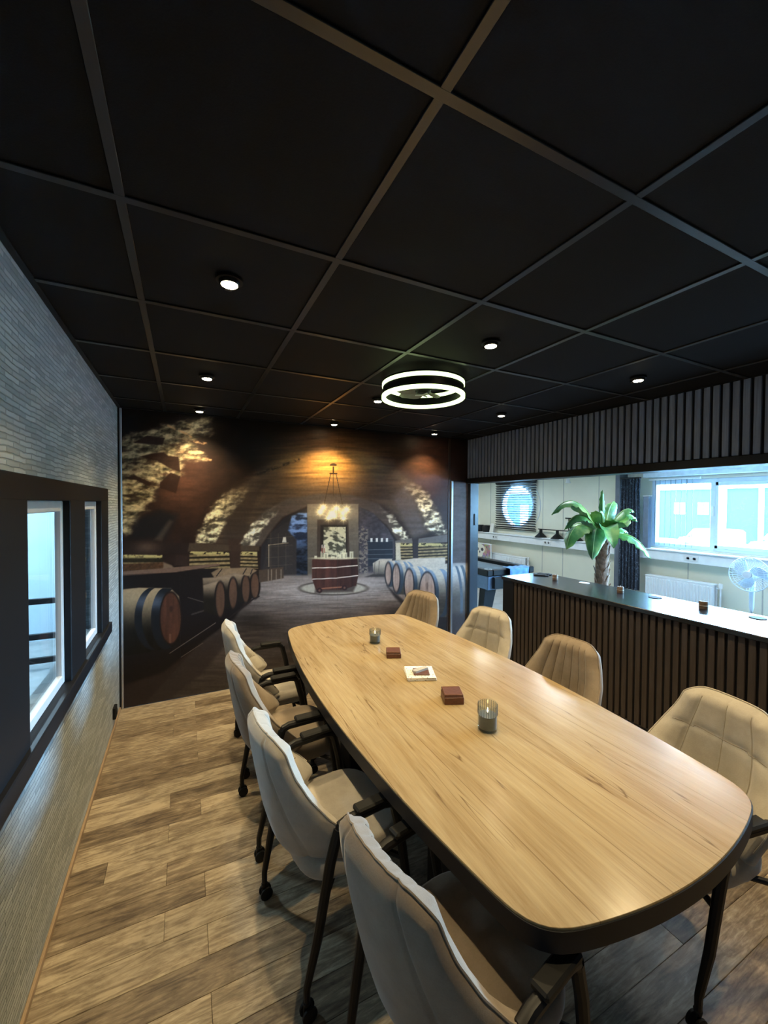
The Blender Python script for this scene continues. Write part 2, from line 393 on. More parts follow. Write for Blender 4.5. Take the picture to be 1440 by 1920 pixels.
    stack(222, 306, 1040, 1060, 1, 0); P.lay(P.poly([(222, 1058), (306, 1054), (310, 1066), (222, 1072)], 2), np.stack([70 + 60 * F, 48 + 40 * F, 32 + 28 * F], -1) / 255 * .7)
    stack(355, 432, 1034, 1066, 4, -.03); stack(450, 484, 1034, 1066, 5, .02)
    P.lay(P.poly([(428, 1010), (452, 1010), (450, 1066), (432, 1066)], 2) * .8, (52, 38, 32))
    P.lay(P.poly([(330, 1040), (354, 1042), (352, 1062), (328, 1060)], 3), (46, 33, 29))
    P.lay(P.poly([(306, 1054), (322, 1060), (328, 1066), (306, 1067)], 2), (112, 92, 76))
    # long plank table
    P.lay(P.poly([(222, 1072), (410, 1057), (412, 1061), (330, 1073), (222, 1080)], .9), (104, 82, 70))
    P.lay(P.line([(222, 1079), (330, 1073), (410, 1061)], 1.2) * .8, (44, 34, 30))
    # big barrel, left
    bm = P.poly([(222, 1106), (260, 1102), (320, 1103), (335, 1118), (341, 1155), (335, 1200), (320, 1216), (222, 1232)], 1.5)
    sh = np.clip(1.15 - 1.05 * sstep(1112, 1190, V) + .1 * fbm(U, V, 10, 40, 3, 21), .1, 1.3)
    P.lay(bm, np.stack([130 * sh, 112 * sh, 88 * sh], -1) / 255)
    blk = np.stack([22 + 50 * P.glow(280, 1128, 40, 14), 24 + 56 * P.glow(280, 1128, 40, 14), 28 + 66 * P.glow(280, 1128, 40, 14)], -1) / 255
    P.lay(bm * P.hoop(252, 266, 288, 298, 1160, 59), blk); P.lay(bm * P.hoop(283, 302, 310, 334, 1160, 58), blk)
    P.lay(P.ell(320, 1159, 21.5, 51, 1), (30, 22, 20))
    hd = .8 + .4 * fbm(U, V, 5, 60, 3, 22)
    P.lay(P.ell(320, 1159, 19, 47, 1), np.stack([70 * hd, 43 * hd, 33 * hd], -1) / 255)
    P.lay(P.ell(321, 1142, 3.4, 6, 1) * .7, (44, 28, 24)); P.lay(P.line([(319, 1190), (319, 1204)], 4, 2) * .5, (120, 84, 66))
    # row of barrels by the left wall, receding
    for (bx, by, bw, bh, hx, hy, hrx, hry) in ((440, 1090, 46, 24, 478, 1098, 8, 24), (425, 1098, 40, 26, 461, 1104, 7.5, 26), (400, 1104, 40, 28, 437, 1112, 8, 29), (392, 1118, 22, 28, 413, 1124, 9, 33)):
        bs = np.clip(1.1 - .9 * sstep(by - bh * .9, by + bh * .3, V), .22, 1.2)
        P.lay(P.poly([(bx - bw * .5, by - bh * .72), (hx - 3, hy - hry - 2), (hx + hrx * .5, hy - hry), (hx, hy + hry), (bx - bw * .45, by + bh)], 1.5), np.stack([126 * bs, 108 * bs, 90 * bs], -1) / 255)
        P.lay(P.ell(hx, hy, hrx + 2.5, hry + 2, 1), (26, 22, 22)); P.lay(P.ell(hx, hy, hrx - .8, hry - 1, 1), np.stack([80 * hd, 58 * hd, 46 * hd], -1) / 255)
    P.lay(P.poly([(396, 1074), (410, 1066), (470, 1064), (482, 1070), (465, 1080), (440, 1074), (402, 1084)], 1.5), np.stack([128 + 30 * F, 106 + 26 * F, 84 + 20 * F], -1) / 255 * .85)
    P.lay(P.line([(406, 1080), (416, 1067)], 2) + P.line([(456, 1076), (462, 1066)], 2) + P.line([(470, 1076), (473, 1068)], 2), (40, 36, 36))
    P.lay(P.poly([(485, 1069), (500, 1067), (531, 1063), (532, 1084), (500, 1090), (486, 1092)], 1.2), (66, 54, 46))
    for x in (503, 509, 518, 527): P.lay(P.line([(x, 1068), (x, 1088)], 1.3), (118, 106, 94))
    P.lay(P.line([(430, 1158), (474, 1124), (486, 1118)], 2.5), (34, 28, 28))
    # chandelier
    for a, b in (((625, 876), (625, 888)), ((619, 888), (631, 888)), ((620, 872), (630, 872))): P.lay(P.line([a, b], 3), (52, 38, 24))
    P.lay(P.ell(625, 871, 5, 2.5, .8), (56, 40, 26))
    for x in (608, 625, 642): P.lay(P.line([(625 + (x - 625) * .3, 889), (x, 945 if x != 625 else 930)], 1.4), (58, 46, 36))
    P.add(P.glow(624, 960, 40, 16), (78, 68, 46))
    for (x, y, k) in ((600, 960, 1), (606, 951, 1), (616, 972, .9), (622, 962, .8), (631, 953, .9), (627, 968, .7), (644, 973, .9), (650, 955, 1), (643, 962, .6)):
        P.add(P.glow(x, y, 6, 6) * k, (150, 140, 98)); P.add(P.glow(x, y, 2, 2) * k, (120, 116, 100))
        for (dx, dy) in ((13, 0), (0, 13), (9, 8), (9, -8)): P.add(P.line([(x - dx, y - dy), (x + dx, y + dy)], 1, 1.4) * P.glow(x, y, 8, 8) * k, (90, 84, 60))
    # round mat and serving tub
    P.lay(P.ell(625, 1103, 66, 13.5, 1.2), (64, 56, 52)); P.lay(P.ell(625, 1103, 61, 11, 1.2), (150, 142, 130))
    P.lay(P.poly([(592, 1100), (668, 1098), (662, 1110), (590, 1112)], 3) * .8, (46, 36, 34))
    tub = P.poly([(585, 1049), (628, 1045), (670, 1045), (672, 1078), (668, 1098), (640, 1106), (592, 1106), (585, 1085)], 1)
    tc = .75 + .5 * fbm(U, V, 4, 60, 3, 25)
    P.lay(tub, np.stack([58 * tc, 34 * tc, 29 * tc], -1) / 255 * (1.15 - .35 * sstep(600, 670, U))[..., None])
    P.lay(P.ell(628, 1046.5, 42, 2.6, 1), (176, 164, 138))
    P.lay(tub * P.line([(584, 1065), (628, 1064), (672, 1060)], 1.8), (196, 180, 168)); P.lay(tub * P.line([(585, 1086), (630, 1084), (672, 1079)], 1.8), (186, 170, 160))
    P.lay(P.line([(596, 1104), (650, 1100)], 2.4), (122, 80, 62))
    for x, y in ((599, 1107), (646, 1102)): P.lay(P.ell(x, y, 5.5, 5, 1), (40, 24, 24)); P.lay(P.ell(x, y, 2, 2, 1), (96, 66, 56))
    for (x, w, t) in ((592, 5, 1042), (603, 4, 1034), (611, 9, 1036), (624, 7, 1043), (634, 6, 1041), (641, 7, 1036), (648, 6, 1036), (659, 7, 1034)):
        P.lay(P.poly([(x - w * .5, t), (x + w * .5, t), (x + w * .5, 1047), (x - w * .5, 1047)], .8) * .85, (204, 198, 172)); P.lay(P.poly([(x - w * .2, t + 3), (x + w * .2, t + 3), (x + w * .2, 1046), (x - w * .2, 1046)], .8) * .5, (110, 100, 80))
    for x in (604, 608): P.lay(P.line([(x, 1023), (x, 1036)], 1.8), (150, 92, 84)); P.lay(P.line([(x, 1022), (x, 1027)], 1.4), (200, 195, 190))
    # right: stacks, beam blocks, barrels
    P.lay(P.poly([(741, 1014), (772, 1009), (774, 1018), (741, 1021)], 1), (96, 90, 86)); P.lay(P.poly([(785, 1010), (845, 1001), (845, 1016), (783, 1020)], 1), (92, 86, 84))
    stack(742, 775, 1018, 1050, 6, -.02); stack(783, 841, 1018, 1052, 6, -.05)
    P.lay(P.poly([(742, 1018), (750, 1018), (752, 1050), (742, 1050)], 1.5), (176, 166, 146))
    P.lay(P.poly([(775, 1012), (784, 1012), (784, 1052), (775, 1052)], 1), (44, 36, 38))
    sb = np.clip(1.1 - .6 * sstep(1052, 1080, V), .3, 1.1)
    P.lay(P.poly([(699, 1056), (712, 1048), (735, 1048), (736, 1076), (712, 1079), (700, 1072)], 1), np.stack([150 * sb, 140 * sb, 128 * sb], -1) / 255)
    for x in (703, 711, 728): P.lay(.7 * P.line([(x, 1052), (x - 1, 1076)], 1.4), (70, 66, 64))
    P.lay(P.poly([(700, 1076), (735, 1077), (720, 1082), (684, 1082)], 2) * .8, (36, 32, 32))
    P.lay(P.poly([(725, 1098), (760, 1128), (800, 1150), (880, 1160), (880, 1250), (790, 1170), (740, 1120)], 3) * .85, (28, 25, 27))
    P.lay(P.glow(750, 1148, 40, 12) * .8, (40, 36, 38))
    for (top, hx, hy, hrx, hry, rx, ry, wd) in ((1052, 728, 1076, 5, 20, 9, 24, 60), (1049, 743, 1084, 6, 25, 10, 30, 92), (1062, 767, 1096, 8, 28, 12, 33, 90), (1058, 801, 1112, 14, 38, 18, 44, 110)):
        body = P.poly([(hx, hy - ry), (hx + wd * .35, top - 2), (hx + wd, top - 4), (hx + wd, hy + ry * 1.1), (hx, hy + ry)], 1.5)
        bs = np.clip(1.12 - .75 * sstep(hy - ry, hy + ry * .55, V) + .12 * (fbm(U, V, 40, 3, 2, 33) - .5), .25, 1.2)
        P.lay(body, np.stack([156 * bs, 146 * bs, 134 * bs], -1) / 255)
        steel = np.stack([44 + 70 * sstep(hy, hy - ry, V), 52 + 76 * sstep(hy, hy - ry, V), 62 + 84 * sstep(hy, hy - ry, V)], -1) / 255
        for (a, b) in ((1.45, 1.95), (2.3, 2.75)):
            P.lay(body * P.hoop(hx + rx * a * 1.35, hx + rx * b * 1.35, hx + rx * a * .75, hx + rx * b * .75, hy, ry * 1.03), steel)
        P.lay(P.ell(hx + 3, hy, rx + 1, ry, 1), steel); P.lay(P.ell(hx, hy, hrx + 2, hry + 3, 1), (28, 26, 30))
        hp = .8 + .4 * fbm(U, V, 3.5, 70, 2, 35)
        P.lay(P.ell(hx, hy, hrx, hry, 1), np.stack([140 * hp, 116 * hp, 104 * hp], -1) / 255)
    P.lay(P.line([(801, 1094), (801, 1104)], 3, 2) * .6, (84, 66, 60))
    d1 = sstep(1068, 1056, V) * 0 + 1
    P.lay(P.poly([(842, 1062), (880, 1058), (880, 1160), (842, 1160)], 1.2), np.stack([158 * np.clip(1.1 - .6 * sstep(1065, 1130, V), .4, 1.1) * d1, 150 * np.clip(1.1 - .6 * sstep(1065, 1130, V), .4, 1.1), 144 * np.clip(1.1 - .6 * sstep(1065, 1130, V), .4, 1.1)], -1) / 255)
    dm = P.poly([(842, 1062), (880, 1058), (880, 1150), (842, 1150)], 1)
    P.lay(dm * P.hoop(862, 867, 846, 850, 1130, 74), (78, 88, 100)); P.lay(dm * P.hoop(872, 877, 856, 862, 1130, 74), (78, 88, 100))
    P.lay(P.poly([(842, 1150), (880, 1150), (880, 1200), (842, 1200)], 8), (58, 52, 54))
    g = P.poly([(845, 905), (882, 905), (882, 1058), (845, 1062)], 4)
    P.lay(g * .6, np.stack([84 + 50 * R2, 80 + 46 * R2, 84 + 46 * R2], -1) / 255)
    P.C = P.C * (.93 + .14 * fbm(U, V, 3, 3, 2, 44))[..., None]
    return np.clip(P.C, 0, 1)

# ------------------------------------------------------------------ materials
M = {}
M['black'] = plain('black_lacquer', (.006, .007, .0095), .5, var=.1, spec=.3)
M['black_metal'] = plain('black_metal', (.005, .005, .006), .45, spec=.28)
M['tile'] = plain('black_ceiling_tile', (.0028, .0038, .0060), .75, var=.25, vscale=240, bmp=.15, spec=.25)
M['tbar'] = plain('dark_grid_bar', (.013, .0155, .021), .30, spec=.6, var=.06)
M['chrome'] = plain('brushed_aluminium', (.62, .64, .68), .28, metal=.9, var=.05)
M['felt'] = plain('black_felt', (.006, .006, .008), .9)
M['white_paint'] = plain('white_paint', (.74, .76, .77), .4, var=.04)
M['cream'] = plain('cream_panel', (.70, .68, .55), .5, var=.03, vscale=4)
M['white_plastic'] = plain('white_plastic', (.70, .71, .70), .35, var=.04)
M['ceil_white'] = plain('white_ceiling', (.74, .78, .8), .6, var=.03)
M['rubber'] = plain('black_rubber', (.006, .006, .006), .6, spec=.3)
M['leather'] = plain('brown_leather', (.115, .040, .022), .38, var=.25, vscale=60, bmp=.2)
M['wax'] = plain('grey_wax', (.10, .105, .095), .5, var=.1)
M['glassware'] = pane('clear_glass', (.93, .96, .97), .03)
M['pane'] = pane('window_pane', (.93, .97, 1.0), .01)
M['flame'] = emis('flame', (1.0, .72, .32), 12)
M['paper'] = plain('white_paper', (.72, .70, .64), .8, var=.05)
M['stone'] = plain('pale_stone', (.42, .39, .33), .7, var=.2, vscale=50)
M['led'] = emis('led_ring_light', (.74, .96, .46), 2.6)
M['bulb'] = emis('warm_bulb', (1.0, .80, .48), 60)
M['fill_tube'] = emis('cool_fill_tube', (.62, .84, 1.0), 9)
M['grey_floor'] = plain('grey_vinyl', (.40, .41, .40), .5, var=.15, vscale=6)

def wood_floor():
    m, N, L, b = new_mat('weathered_oak_plank'); setp(b, rough=.42, spec=.4)
    c1 = coords(N, L, (1.5, 12, 1)); n1 = noise(N, L, c1, 3.4, 8, .68, 1.1)
    c2 = coords(N, L, (5, 42, 1)); n2 = noise(N, L, c2, 2.5, 5, .6)
    c3 = coords(N, L, (2.2, 3.4, 1)); n3 = noise(N, L, c3, 3.0, 6, .66, .6)
    a = math_n(N, L, 'ADD', math_n(N, L, 'MULTIPLY', n1.outputs[0], .55), math_n(N, L, 'MULTIPLY', n2.outputs[0], .22))
    a = math_n(N, L, 'ADD', a, math_n(N, L, 'MULTIPLY', n3.outputs[0], .34))
    oi = N.new('ShaderNodeObjectInfo')
    a = math_n(N, L, 'ADD', a, math_n(N, L, 'MULTIPLY', math_n(N, L, 'SUBTRACT', oi.outputs['Random'], .5), .15))
    r = ramp(N, [(.37, (.060, .043, .029)), (.46, (.145, .105, .068)), (.55, (.25, .192, .126)), (.67, (.48, .39, .265))])
    L.new(a, r.inputs[0]); L.new(r.outputs[0], b.inputs['Base Color'])
    bump(N, L, b, n2.outputs[0], .12, .003); return m
M['floor'] = wood_floor()

def table_wood():
    m, N, L, b = new_mat('golden_oak_tabletop'); setp(b, rough=.2, spec=.5)
    c1 = coords(N, L, (5, .8, 1), False); n1 = noise(N, L, c1, 2.2, 7, .58, .5)
    c2 = coords(N, L, (70, 3.5, 1), False); n2 = noise(N, L, c2, 2.2, 4, .6)
    a = math_n(N, L, 'ADD', math_n(N, L, 'MULTIPLY', n1.outputs[0], .7), math_n(N, L, 'MULTIPLY', n2.outputs[0], .3))
    r = ramp(N, [(.30, (.25, .162, .074)), (.48, (.36, .258, .130)), (.68, (.445, .342, .190))])
    L.new(a, r.inputs[0])
    # fine growth figure
    w = N.new('ShaderNodeTexWave'); w.wave_type = 'BANDS'; w.bands_direction = 'X'; w.inputs['Scale'].default_value = 9; w.inputs['Distortion'].default_value = 9; w.inputs['Detail'].default_value = 3; w.inputs['Detail Scale'].default_value = .7
    cw = coords(N, L, (1.1, .22, 1), False); L.new(cw.outputs[0], w.inputs['Vector'])
    col = mix(N, L, .07, r.outputs[0], w.outputs[0], 'MULTIPLY')
    # long drying cracks
    cc = coords(N, L, (4.4, .20, 1), False); nc = noise(N, L, cc, 1.7, 4, .5, .15)
    band = math_n(N, L, 'MINIMUM', math_n(N, L, 'ABSOLUTE', math_n(N, L, 'SUBTRACT', nc.outputs[0], .5), 0), math_n(N, L, 'ABSOLUTE', math_n(N, L, 'SUBTRACT', nc.outputs[0], .43), 0))
    rc = ramp(N, [(.0, (1, 1, 1)), (.0045, (0, 0, 0))]); L.new(band, rc.inputs[0])
    cm = coords(N, L, (2.0, .9, 1), False); nm = noise(N, L, cm, 2.4, 3, .5); rm = ramp(N, [(.44, (0, 0, 0)), (.54, (1, 1, 1))]); L.new(nm.outputs[0], rm.inputs[0])
    crack = math_n(N, L, 'MULTIPLY', rc.outputs[0], rm.outputs[0])
    crack = math_n(N, L, 'MULTIPLY', crack, .75)
    col = mix(N, L, crack, col, (.10, .055, .025))
    # board seams along the length
    t = N.new('ShaderNodeTexCoord'); sx = N.new('ShaderNodeSeparateXYZ'); L.new(t.outputs['Object'], sx.inputs[0])
    fr = math_n(N, L, 'FRACT', math_n(N, L, 'ADD', math_n(N, L, 'DIVIDE', sx.outputs[0], .235), 10.02), 0)
    seam = math_n(N, L, 'LESS_THAN', math_n(N, L, 'ABSOLUTE', math_n(N, L, 'SUBTRACT', fr, .5), 0), .007)
    col = mix(N, L, math_n(N, L, 'MULTIPLY', seam, .55), col, (.12, .07, .03))
    L.new(col, b.inputs['Base Color'])
    bump(N, L, b, n2.outputs[0], .06, .002); return m
M['table'] = table_wood()

def slat_wood(name, k):
    m, N, L, b = new_mat(name); setp(b, rough=.5, spec=.35)
    c = coords(N, L, (60, 60, 2.2)); n = noise(N, L, c, 2.0, 6, .65)
    c2 = coords(N, L, (9, 9, 2)); n2 = noise(N, L, c2, 3, 4)
    r = ramp(N, [(p_, tuple(v * w for v, w in zip(c_, k))) for p_, c_ in ((.3, (.066, .056, .050)), (.55, (.105, .090, .082)), (.75, (.16, .142, .13)))])
    L.new(math_n(N, L, 'ADD', math_n(N, L, 'MULTIPLY', n.outputs[0], .65), math_n(N, L, 'MULTIPLY', n2.outputs[0], .35)), r.inputs[0])
    L.new(r.outputs[0], b.inputs['Base Color']); bump(N, L, b, n.outputs[0], .2, .002); return m
M['slat'] = slat_wood('dark_brown_slat', (.54, .50, .49)); M['slat_daylit'] = slat_wood('daylight_tinted_slat', (1.75, 2.6, 4.2))  # lintel slats: missing blue daylight is put into their colour

def fabric(name, col, dark):
    m, N, L, b = new_mat(name); setp(b, rough=.85, spec=.2, sheen=.35, sheenr=.4)
    c = coords(N, L, (1, 1, 1)); n = noise(N, L, c, 9, 6, .65); n2 = noise(N, L, c, 220, 2)
    r = ramp(N, [(.32, dark), (.62, col)])
    L.new(math_n(N, L, 'ADD', math_n(N, L, 'MULTIPLY', n.outputs[0], .8), math_n(N, L, 'MULTIPLY', n2.outputs[0], .2)), r.inputs[0])
    L.new(r.outputs[0], b.inputs['Base Color']); bump(N, L, b, n2.outputs[0], .25, .0015); return m
M['fab_light'] = fabric('beige_velvet', (.45, .41, .345), (.355, .318, .262))
M['fab_dark'] = fabric('taupe_velvet', (.275, .218, .160), (.20, .155, .112))
M['stitch_light'] = plain('beige_stitching', (.30, .255, .19), .8)
M['stitch_dark'] = plain('brown_stitching', (.13, .09, .06), .8)

def wallpaper():
    m, N, L, b = new_mat('woven_relief_wallpaper'); setp(b, rough=.62, spec=.3)
    t = N.new('ShaderNodeTexCoord'); sp = N.new('ShaderNodeSeparateXYZ'); L.new(t.outputs['Object'], sp.inputs[0])
    cb = N.new('ShaderNodeCombineXYZ'); L.new(sp.outputs[1], cb.inputs[0]); L.new(sp.outputs[2], cb.inputs[1])
    wob = N.new('ShaderNodeTexNoise'); wob.inputs['Scale'].default_value = 9; L.new(cb.outputs[0], wob.inputs['Vector'])
    off = N.new('ShaderNodeVectorMath'); off.operation = 'SCALE'; off.inputs['Scale'].default_value = .016; L.new(wob.outputs[1], off.inputs[0])
    ad = N.new('ShaderNodeVectorMath'); L.new(cb.outputs[0], ad.inputs[0]); L.new(off.outputs[0], ad.inputs[1])
    br = N.new('ShaderNodeTexBrick'); br.inputs['Scale'].default_value = 1; br.inputs['Brick Width'].default_value = .115; br.inputs['Row Height'].default_value = .020
    br.inputs['Mortar Size'].default_value = .0034; br.inputs['Mortar Smooth'].default_value = .8; br.inputs['Color1'].default_value = (.50, .545, .54, 1); br.inputs['Color2'].default_value = (.31, .345, .35, 1); br.inputs['Mortar'].default_value = (.31, .345, .35, 1)
    L.new(ad.outputs[0], br.inputs['Vector']); L.new(br.outputs[0], b.inputs['Base Color'])
    h = math_n(N, L, 'SUBTRACT', 1.0, br.outputs['Fac'])
    h = math_n(N, L, 'ADD', h, math_n(N, L, 'MULTIPLY', wob.outputs[0], .6))
    bump(N, L, b, h, .7, .006); return m
M['wallpaper'] = wallpaper()

def mural_mat():
    m, N, L, b = new_mat('printed_mural'); setp(b, rough=.46, spec=.25)
    a = N.new('ShaderNodeVertexColor'); a.layer_name = 'print'
    L.new(a.outputs[0], b.inputs['Base Color']); return m
M['mural'] = mural_mat()

# ------------------------------------------------------------------ room dimensions (metres)
XL, XR, YB, YF, HC = -.497, 3.16, 4.04, -1.3, 2.555
XG, YG, HG = 6.2, 8.9, 2.30            # games room: far wall, end wall, ceiling

# floor: slab + individual planks
floor = struct(MB().box(-2.7, XR + .15, YF - .1, YB + .12, -.12, -.008).build('floor', M['felt'], smooth=0))
RW, PL = .132, 1.28
plank_cache = {}
def plank(x0, x1, y0, y1):
    key = (round(x1 - x0, 3), round(y1 - y0, 3))
    if key not in plank_cache: plank_cache[key] = MB().rbox(-key[0] / 2, key[0] / 2, -key[1] / 2, key[1] / 2, -.006, 0, .0012).mesh('plank', M['floor'], 0)
    obj('plank', plank_cache[key], floor, ((x0 + x1) / 2, (y0 + y1) / 2, random.uniform(-.0004, 0)))
y = 3.39 + RW * 5; row = 0
offs = {0: -.08}
while y > YF + .02:
    y1 = min(y, YB); y0 = max(y - RW, YF); y -= RW
    if y1 - y0 < .01: row += 1; continue
    st = -.08 + (row % 2) * .16 + random.choice((0, .43, .86, 0)) - 2 * PL
    x = st
    while x < XR + .14:
        a, c = max(x, XL), min(x + PL, XR + .14)
        if c - a > .03: plank(a + .0006, c - .0006, y0 + .0005, y1 - .0005)
        x += PL
    row += 1

# ceiling: plenum slab, tiles, exposed grid bars
ceil = struct(MB().box(XL - .1, XR + .14, YF - .1, YB + .1, HC + .02, HC + .1).build('ceiling', M['felt'], smooth=0))
GX = [XL] + [-.147 + .6 * k for k in range(6)] + [XR]; GY = [YF] + [-.53 - .6 + .6 * k for k in range(9)] + [YB]
GY = [v for v in GY if v == YF or v == YB or YF + .05 < v < YB - .03]
tc = {}
for a, c in zip(GX[:-1], GX[1:]):
    for d, e in zip(GY[:-1], GY[1:]):
        k = (round(c - a, 3), round(e - d, 3))
        if k not in tc: tc[k] = MB().rbox(-k[0] / 2 + .003, k[0] / 2 - .003, -k[1] / 2 + .003, k[1] / 2 - .003, 0, .014, .002).mesh('ceiling_tile', M['tile'], 0)
        obj('ceiling_tile', tc[k], ceil, ((a + c) / 2, (d + e) / 2, HC + .005))
for gx in GX[1:-1]: MB().rbox(gx - .012, gx + .012, YF, YB, HC - .001, HC + .004, .001).build('grid_bar', M['tbar'], ceil, 0)
for gy in GY[1:-1]: MB().rbox(XL, XR, gy - .012, gy + .012, HC - .0014, HC + .0036, .001).build('grid_bar', M['tbar'], ceil, 0)
for args in ((XL, XL + .022, YF, YB), (XR - .022, XR, YF, YB), (XL, XR, YB - .022, YB)): MB().box(*args, HC - .002, HC + .004).build('wall_angle', M['black'], ceil, 0)

# left wall with a window opening
WY0, WY1, WZ0, WZ1 = .2, 3.42, .88, 1.80
wl = MB(); T = .13
wl.box(XL - T, XL, YF, YB, 0, WZ0); wl.box(XL - T, XL, YF, YB, WZ1, HC + .02); wl.box(XL - T, XL, YF, WY0, WZ0, WZ1); wl.box(XL - T, XL, WY1, YB, WZ0, WZ1)
struct(wl.build('wall_left', M['wallpaper'], smooth=0))
struct(MB().rbox(XL, XL + .012, YF, YB - .03, 0, .03, .003).build('baseboard_left', plain('oak_skirting', (.36, .25, .15), .5)))

# interior window: black frame, white sashes, panes
win = struct(obj('window_1', None))
fr = MB(); X0, X1 = XL - .041, XL + .012
fr.rbox(X0, X1, WY0 - .04, WY1 + .04, WZ1 - .035, WZ1 + .055, .004)
fr.rbox(X0, X1 + .018, WY0 - .04, WY1 + .04, WZ0 - .05, WZ0 + .022, .004)
for a, c in ((1.36, 1.80), (2.385, 2.70), (3.19, 3.46), (.16, .26)): fr.rbox(X0, X1, a, c, WZ0 + .02, WZ1 - .03, .003)
fr.build('window_frame', M['black'], win, 0)
for a, c in ((1.80, 2.385), (2.70, 3.19), (.26, 1.36)):
    s = MB(); xs = XL - .028
    s.rbox(xs - .014, xs + .012, a, a + .03, WZ0 + .022, WZ1 - .035); s.rbox(xs - .014, xs + .012, c - .035, c, WZ0 + .022, WZ1 - .035)
    s.rbox(xs - .013, xs + .011, a + .028, c - .033, WZ0 + .022, WZ0 + .065); s.rbox(xs - .013, xs + .011, a + .028, c - .033, WZ1 - .085, WZ1 - .035)
    sash = s.build('sash', M['white_paint'], win, 0)
    MB().box(xs - .006, xs - .002, a + .029, c - .034, WZ0 + .064, WZ1 - .084).build('pane', M['pane'], sash, 0)

# the room seen through that window
XW = -2.6
wo = MB(); wo.box(XW - .1, XW, YF, 6.5, -.12, 2.75); wo.box(XW, XL - T, 6.5, 6.6, -.12, 2.75); wo.box(XW, XL - T, YF - .1, YF, -.12, 2.75)
wo.box(XL - T, XL - T + .05, YB + .1, 6.5, 0, 2.75)
struct(wo.build('wall_workshop', plain('pale_blue_wall', (.60, .74, .82), .6, var=.04, vscale=3), smooth=0))
struct(MB().box(XW - .1, XL - .1, YF - .1, 6.6, 2.576, 2.8).build('ceiling_workshop', M['ceil_white'], smooth=0))
struct(MB().box(XW - .1, XL - T, YB + .12, 6.6, -.12, -.008).build('floor_workshop', M['grey_floor'], smooth=0))
rack = thing('storage_rack', 'dark steel storage rack seen through the interior window', 'rack', (-1.45, 5.6, -.008))
for xx in (-.75, .62):
    for yy in (-.25, .25): MB().rbox(xx - .02, xx + .02, yy - .02, yy + .02, 0, 1.9, .003).build('upright', M['chrome'], rack, 0)
for zz in (.08, .33, .70):
    for yy in (-.25,): MB().rbox(-.75, .62, yy - .018, yy + .018, zz, zz + .06, .003).build('rail', M['black_metal'], rack, 0)
    for xx in (-.75, .62): MB().rbox(xx - .018, xx + .018, -.25, .25, zz, zz + .05, .003).build('cross_rail', M['black_metal'], rack, 0)
cb = thing('wall_cable', 'dark clipped cable running up the wall behind the interior window', 'cable', (-1.95, 6.49, 0)); MB().tube([(0, 0, 0), (0, 0, 2.6)], .010, 6).build('cable', M['rubber'], cb)
for k in range(9): MB().rbox(-.03, .03, -.012, .008, .2 + k * .28, .222 + k * .28, .003).build('clip', M['rubber'], cb, 0)
tl = thing('fill_tube_lamp', 'added unseen tube lamp brightening the room behind the interior window', 'lamp', (-1.6, 4.9, 2.576))  # unseen lamp, added to light the room behind the window
MB().rbox(-.06, .06, -.75, .75, -.05, 0, .006).build('housing', M['white_plastic'], tl); MB().tube([(0, -.72, -.065), (0, .72, -.065)], .018, 12).build('tube', M['fill_tube'], tl)
ld = bpy.data.lights.new('tube_fill_light', 'AREA'); ld.shape = 'RECTANGLE'; ld.size = .1; ld.size_y = 1.4; ld.energy = 150; ld.color = (.60, .84, 1.0)
lo = obj('tube_fill_light', ld, tl, (0, 0, -.095))

# back wall with the printed mural boards
struct(MB().box(XL - .1, XR - .001, YB + .012, YB + .11, 0, HC + .02).build('wall_back', M['black'], smooth=0))
HM = np.array([[273.03519, -2.84677069, 346.655252], [115.668158, -212.493473, 1307.0784], [.121343028, -.00559438467, 1.0]])   # wall metres -> image pixel coordinates, in which the print is painted
def mural_board(name, x0, x1, z0, z1, parent=None, kind=True, y=YB, res=.0052):
    nx = max(2, int(round((x1 - x0) / res))); nz = max(2, int(round((z1 - z0) / res)))
    gx = np.linspace(x0, x1, nx + 1); gz = np.linspace(z0, z1, nz + 1); Xg, Zg = np.meshgrid(gx, gz)
    w = HM[2, 0] * Xg + HM[2, 1] * Zg + 1; U = (HM[0, 0] * Xg + HM[0, 1] * Zg + HM[0, 2]) / w; V = (HM[1, 0] * Xg + HM[1, 1] * Zg + HM[1, 2]) / w
    C = paint_mural(U.astype(np.float32), V.astype(np.float32))
    lin = np.where(C <= .04045, C / 12.92, ((C + .055) / 1.055) ** 2.4) * MURAL_GAIN
    lin = np.clip(lin, .0015, .9)
    n = Xg.size; co = np.stack([Xg.ravel(), np.full(n, y), Zg.ravel()], 1)
    ii = (np.arange(nz)[:, None] * (nx + 1) + np.arange(nx)[None]).ravel()
    quads = np.stack([ii, ii + 1, ii + nx + 2, ii + nx + 1], 1)
    ex = np.array([(x, yy, z) for x in (x0, x1) for yy in (y, y + .011) for z in (z0, z1)])
    eq = np.array([(0, 1, 3, 2), (4, 6, 7, 5), (0, 2, 6, 4), (1, 5, 7, 3), (2, 3, 7, 6)]) + n
    co = np.concatenate([co, ex]); quads = np.concatenate([quads, eq])
    me = bpy.data.meshes.new(name); me.vertices.add(len(co)); me.vertices.foreach_set('co', co.astype(np.float32).ravel())
    me.loops.add(quads.size); me.loops.foreach_set('vertex_index', quads.astype(np.int32).ravel())
    me.polygons.add(len(quads)); me.polygons.foreach_set('loop_start', np.arange(0, quads.size, 4, dtype=np.int32))
    me.update(calc_edges=True); me.validate()
    at = me.color_attributes.new('print', 'FLOAT_COLOR', 'POINT')
    cc = np.ones((len(co), 4), np.float32); cc[:, :3] = .01; cc[:n, :3] = lin.reshape(-1, 3); at.data.foreach_set('color', cc.ravel())
    me.materials.append(M['mural']); o = obj(name, me, parent); return o
MURAL_GAIN = 1.35
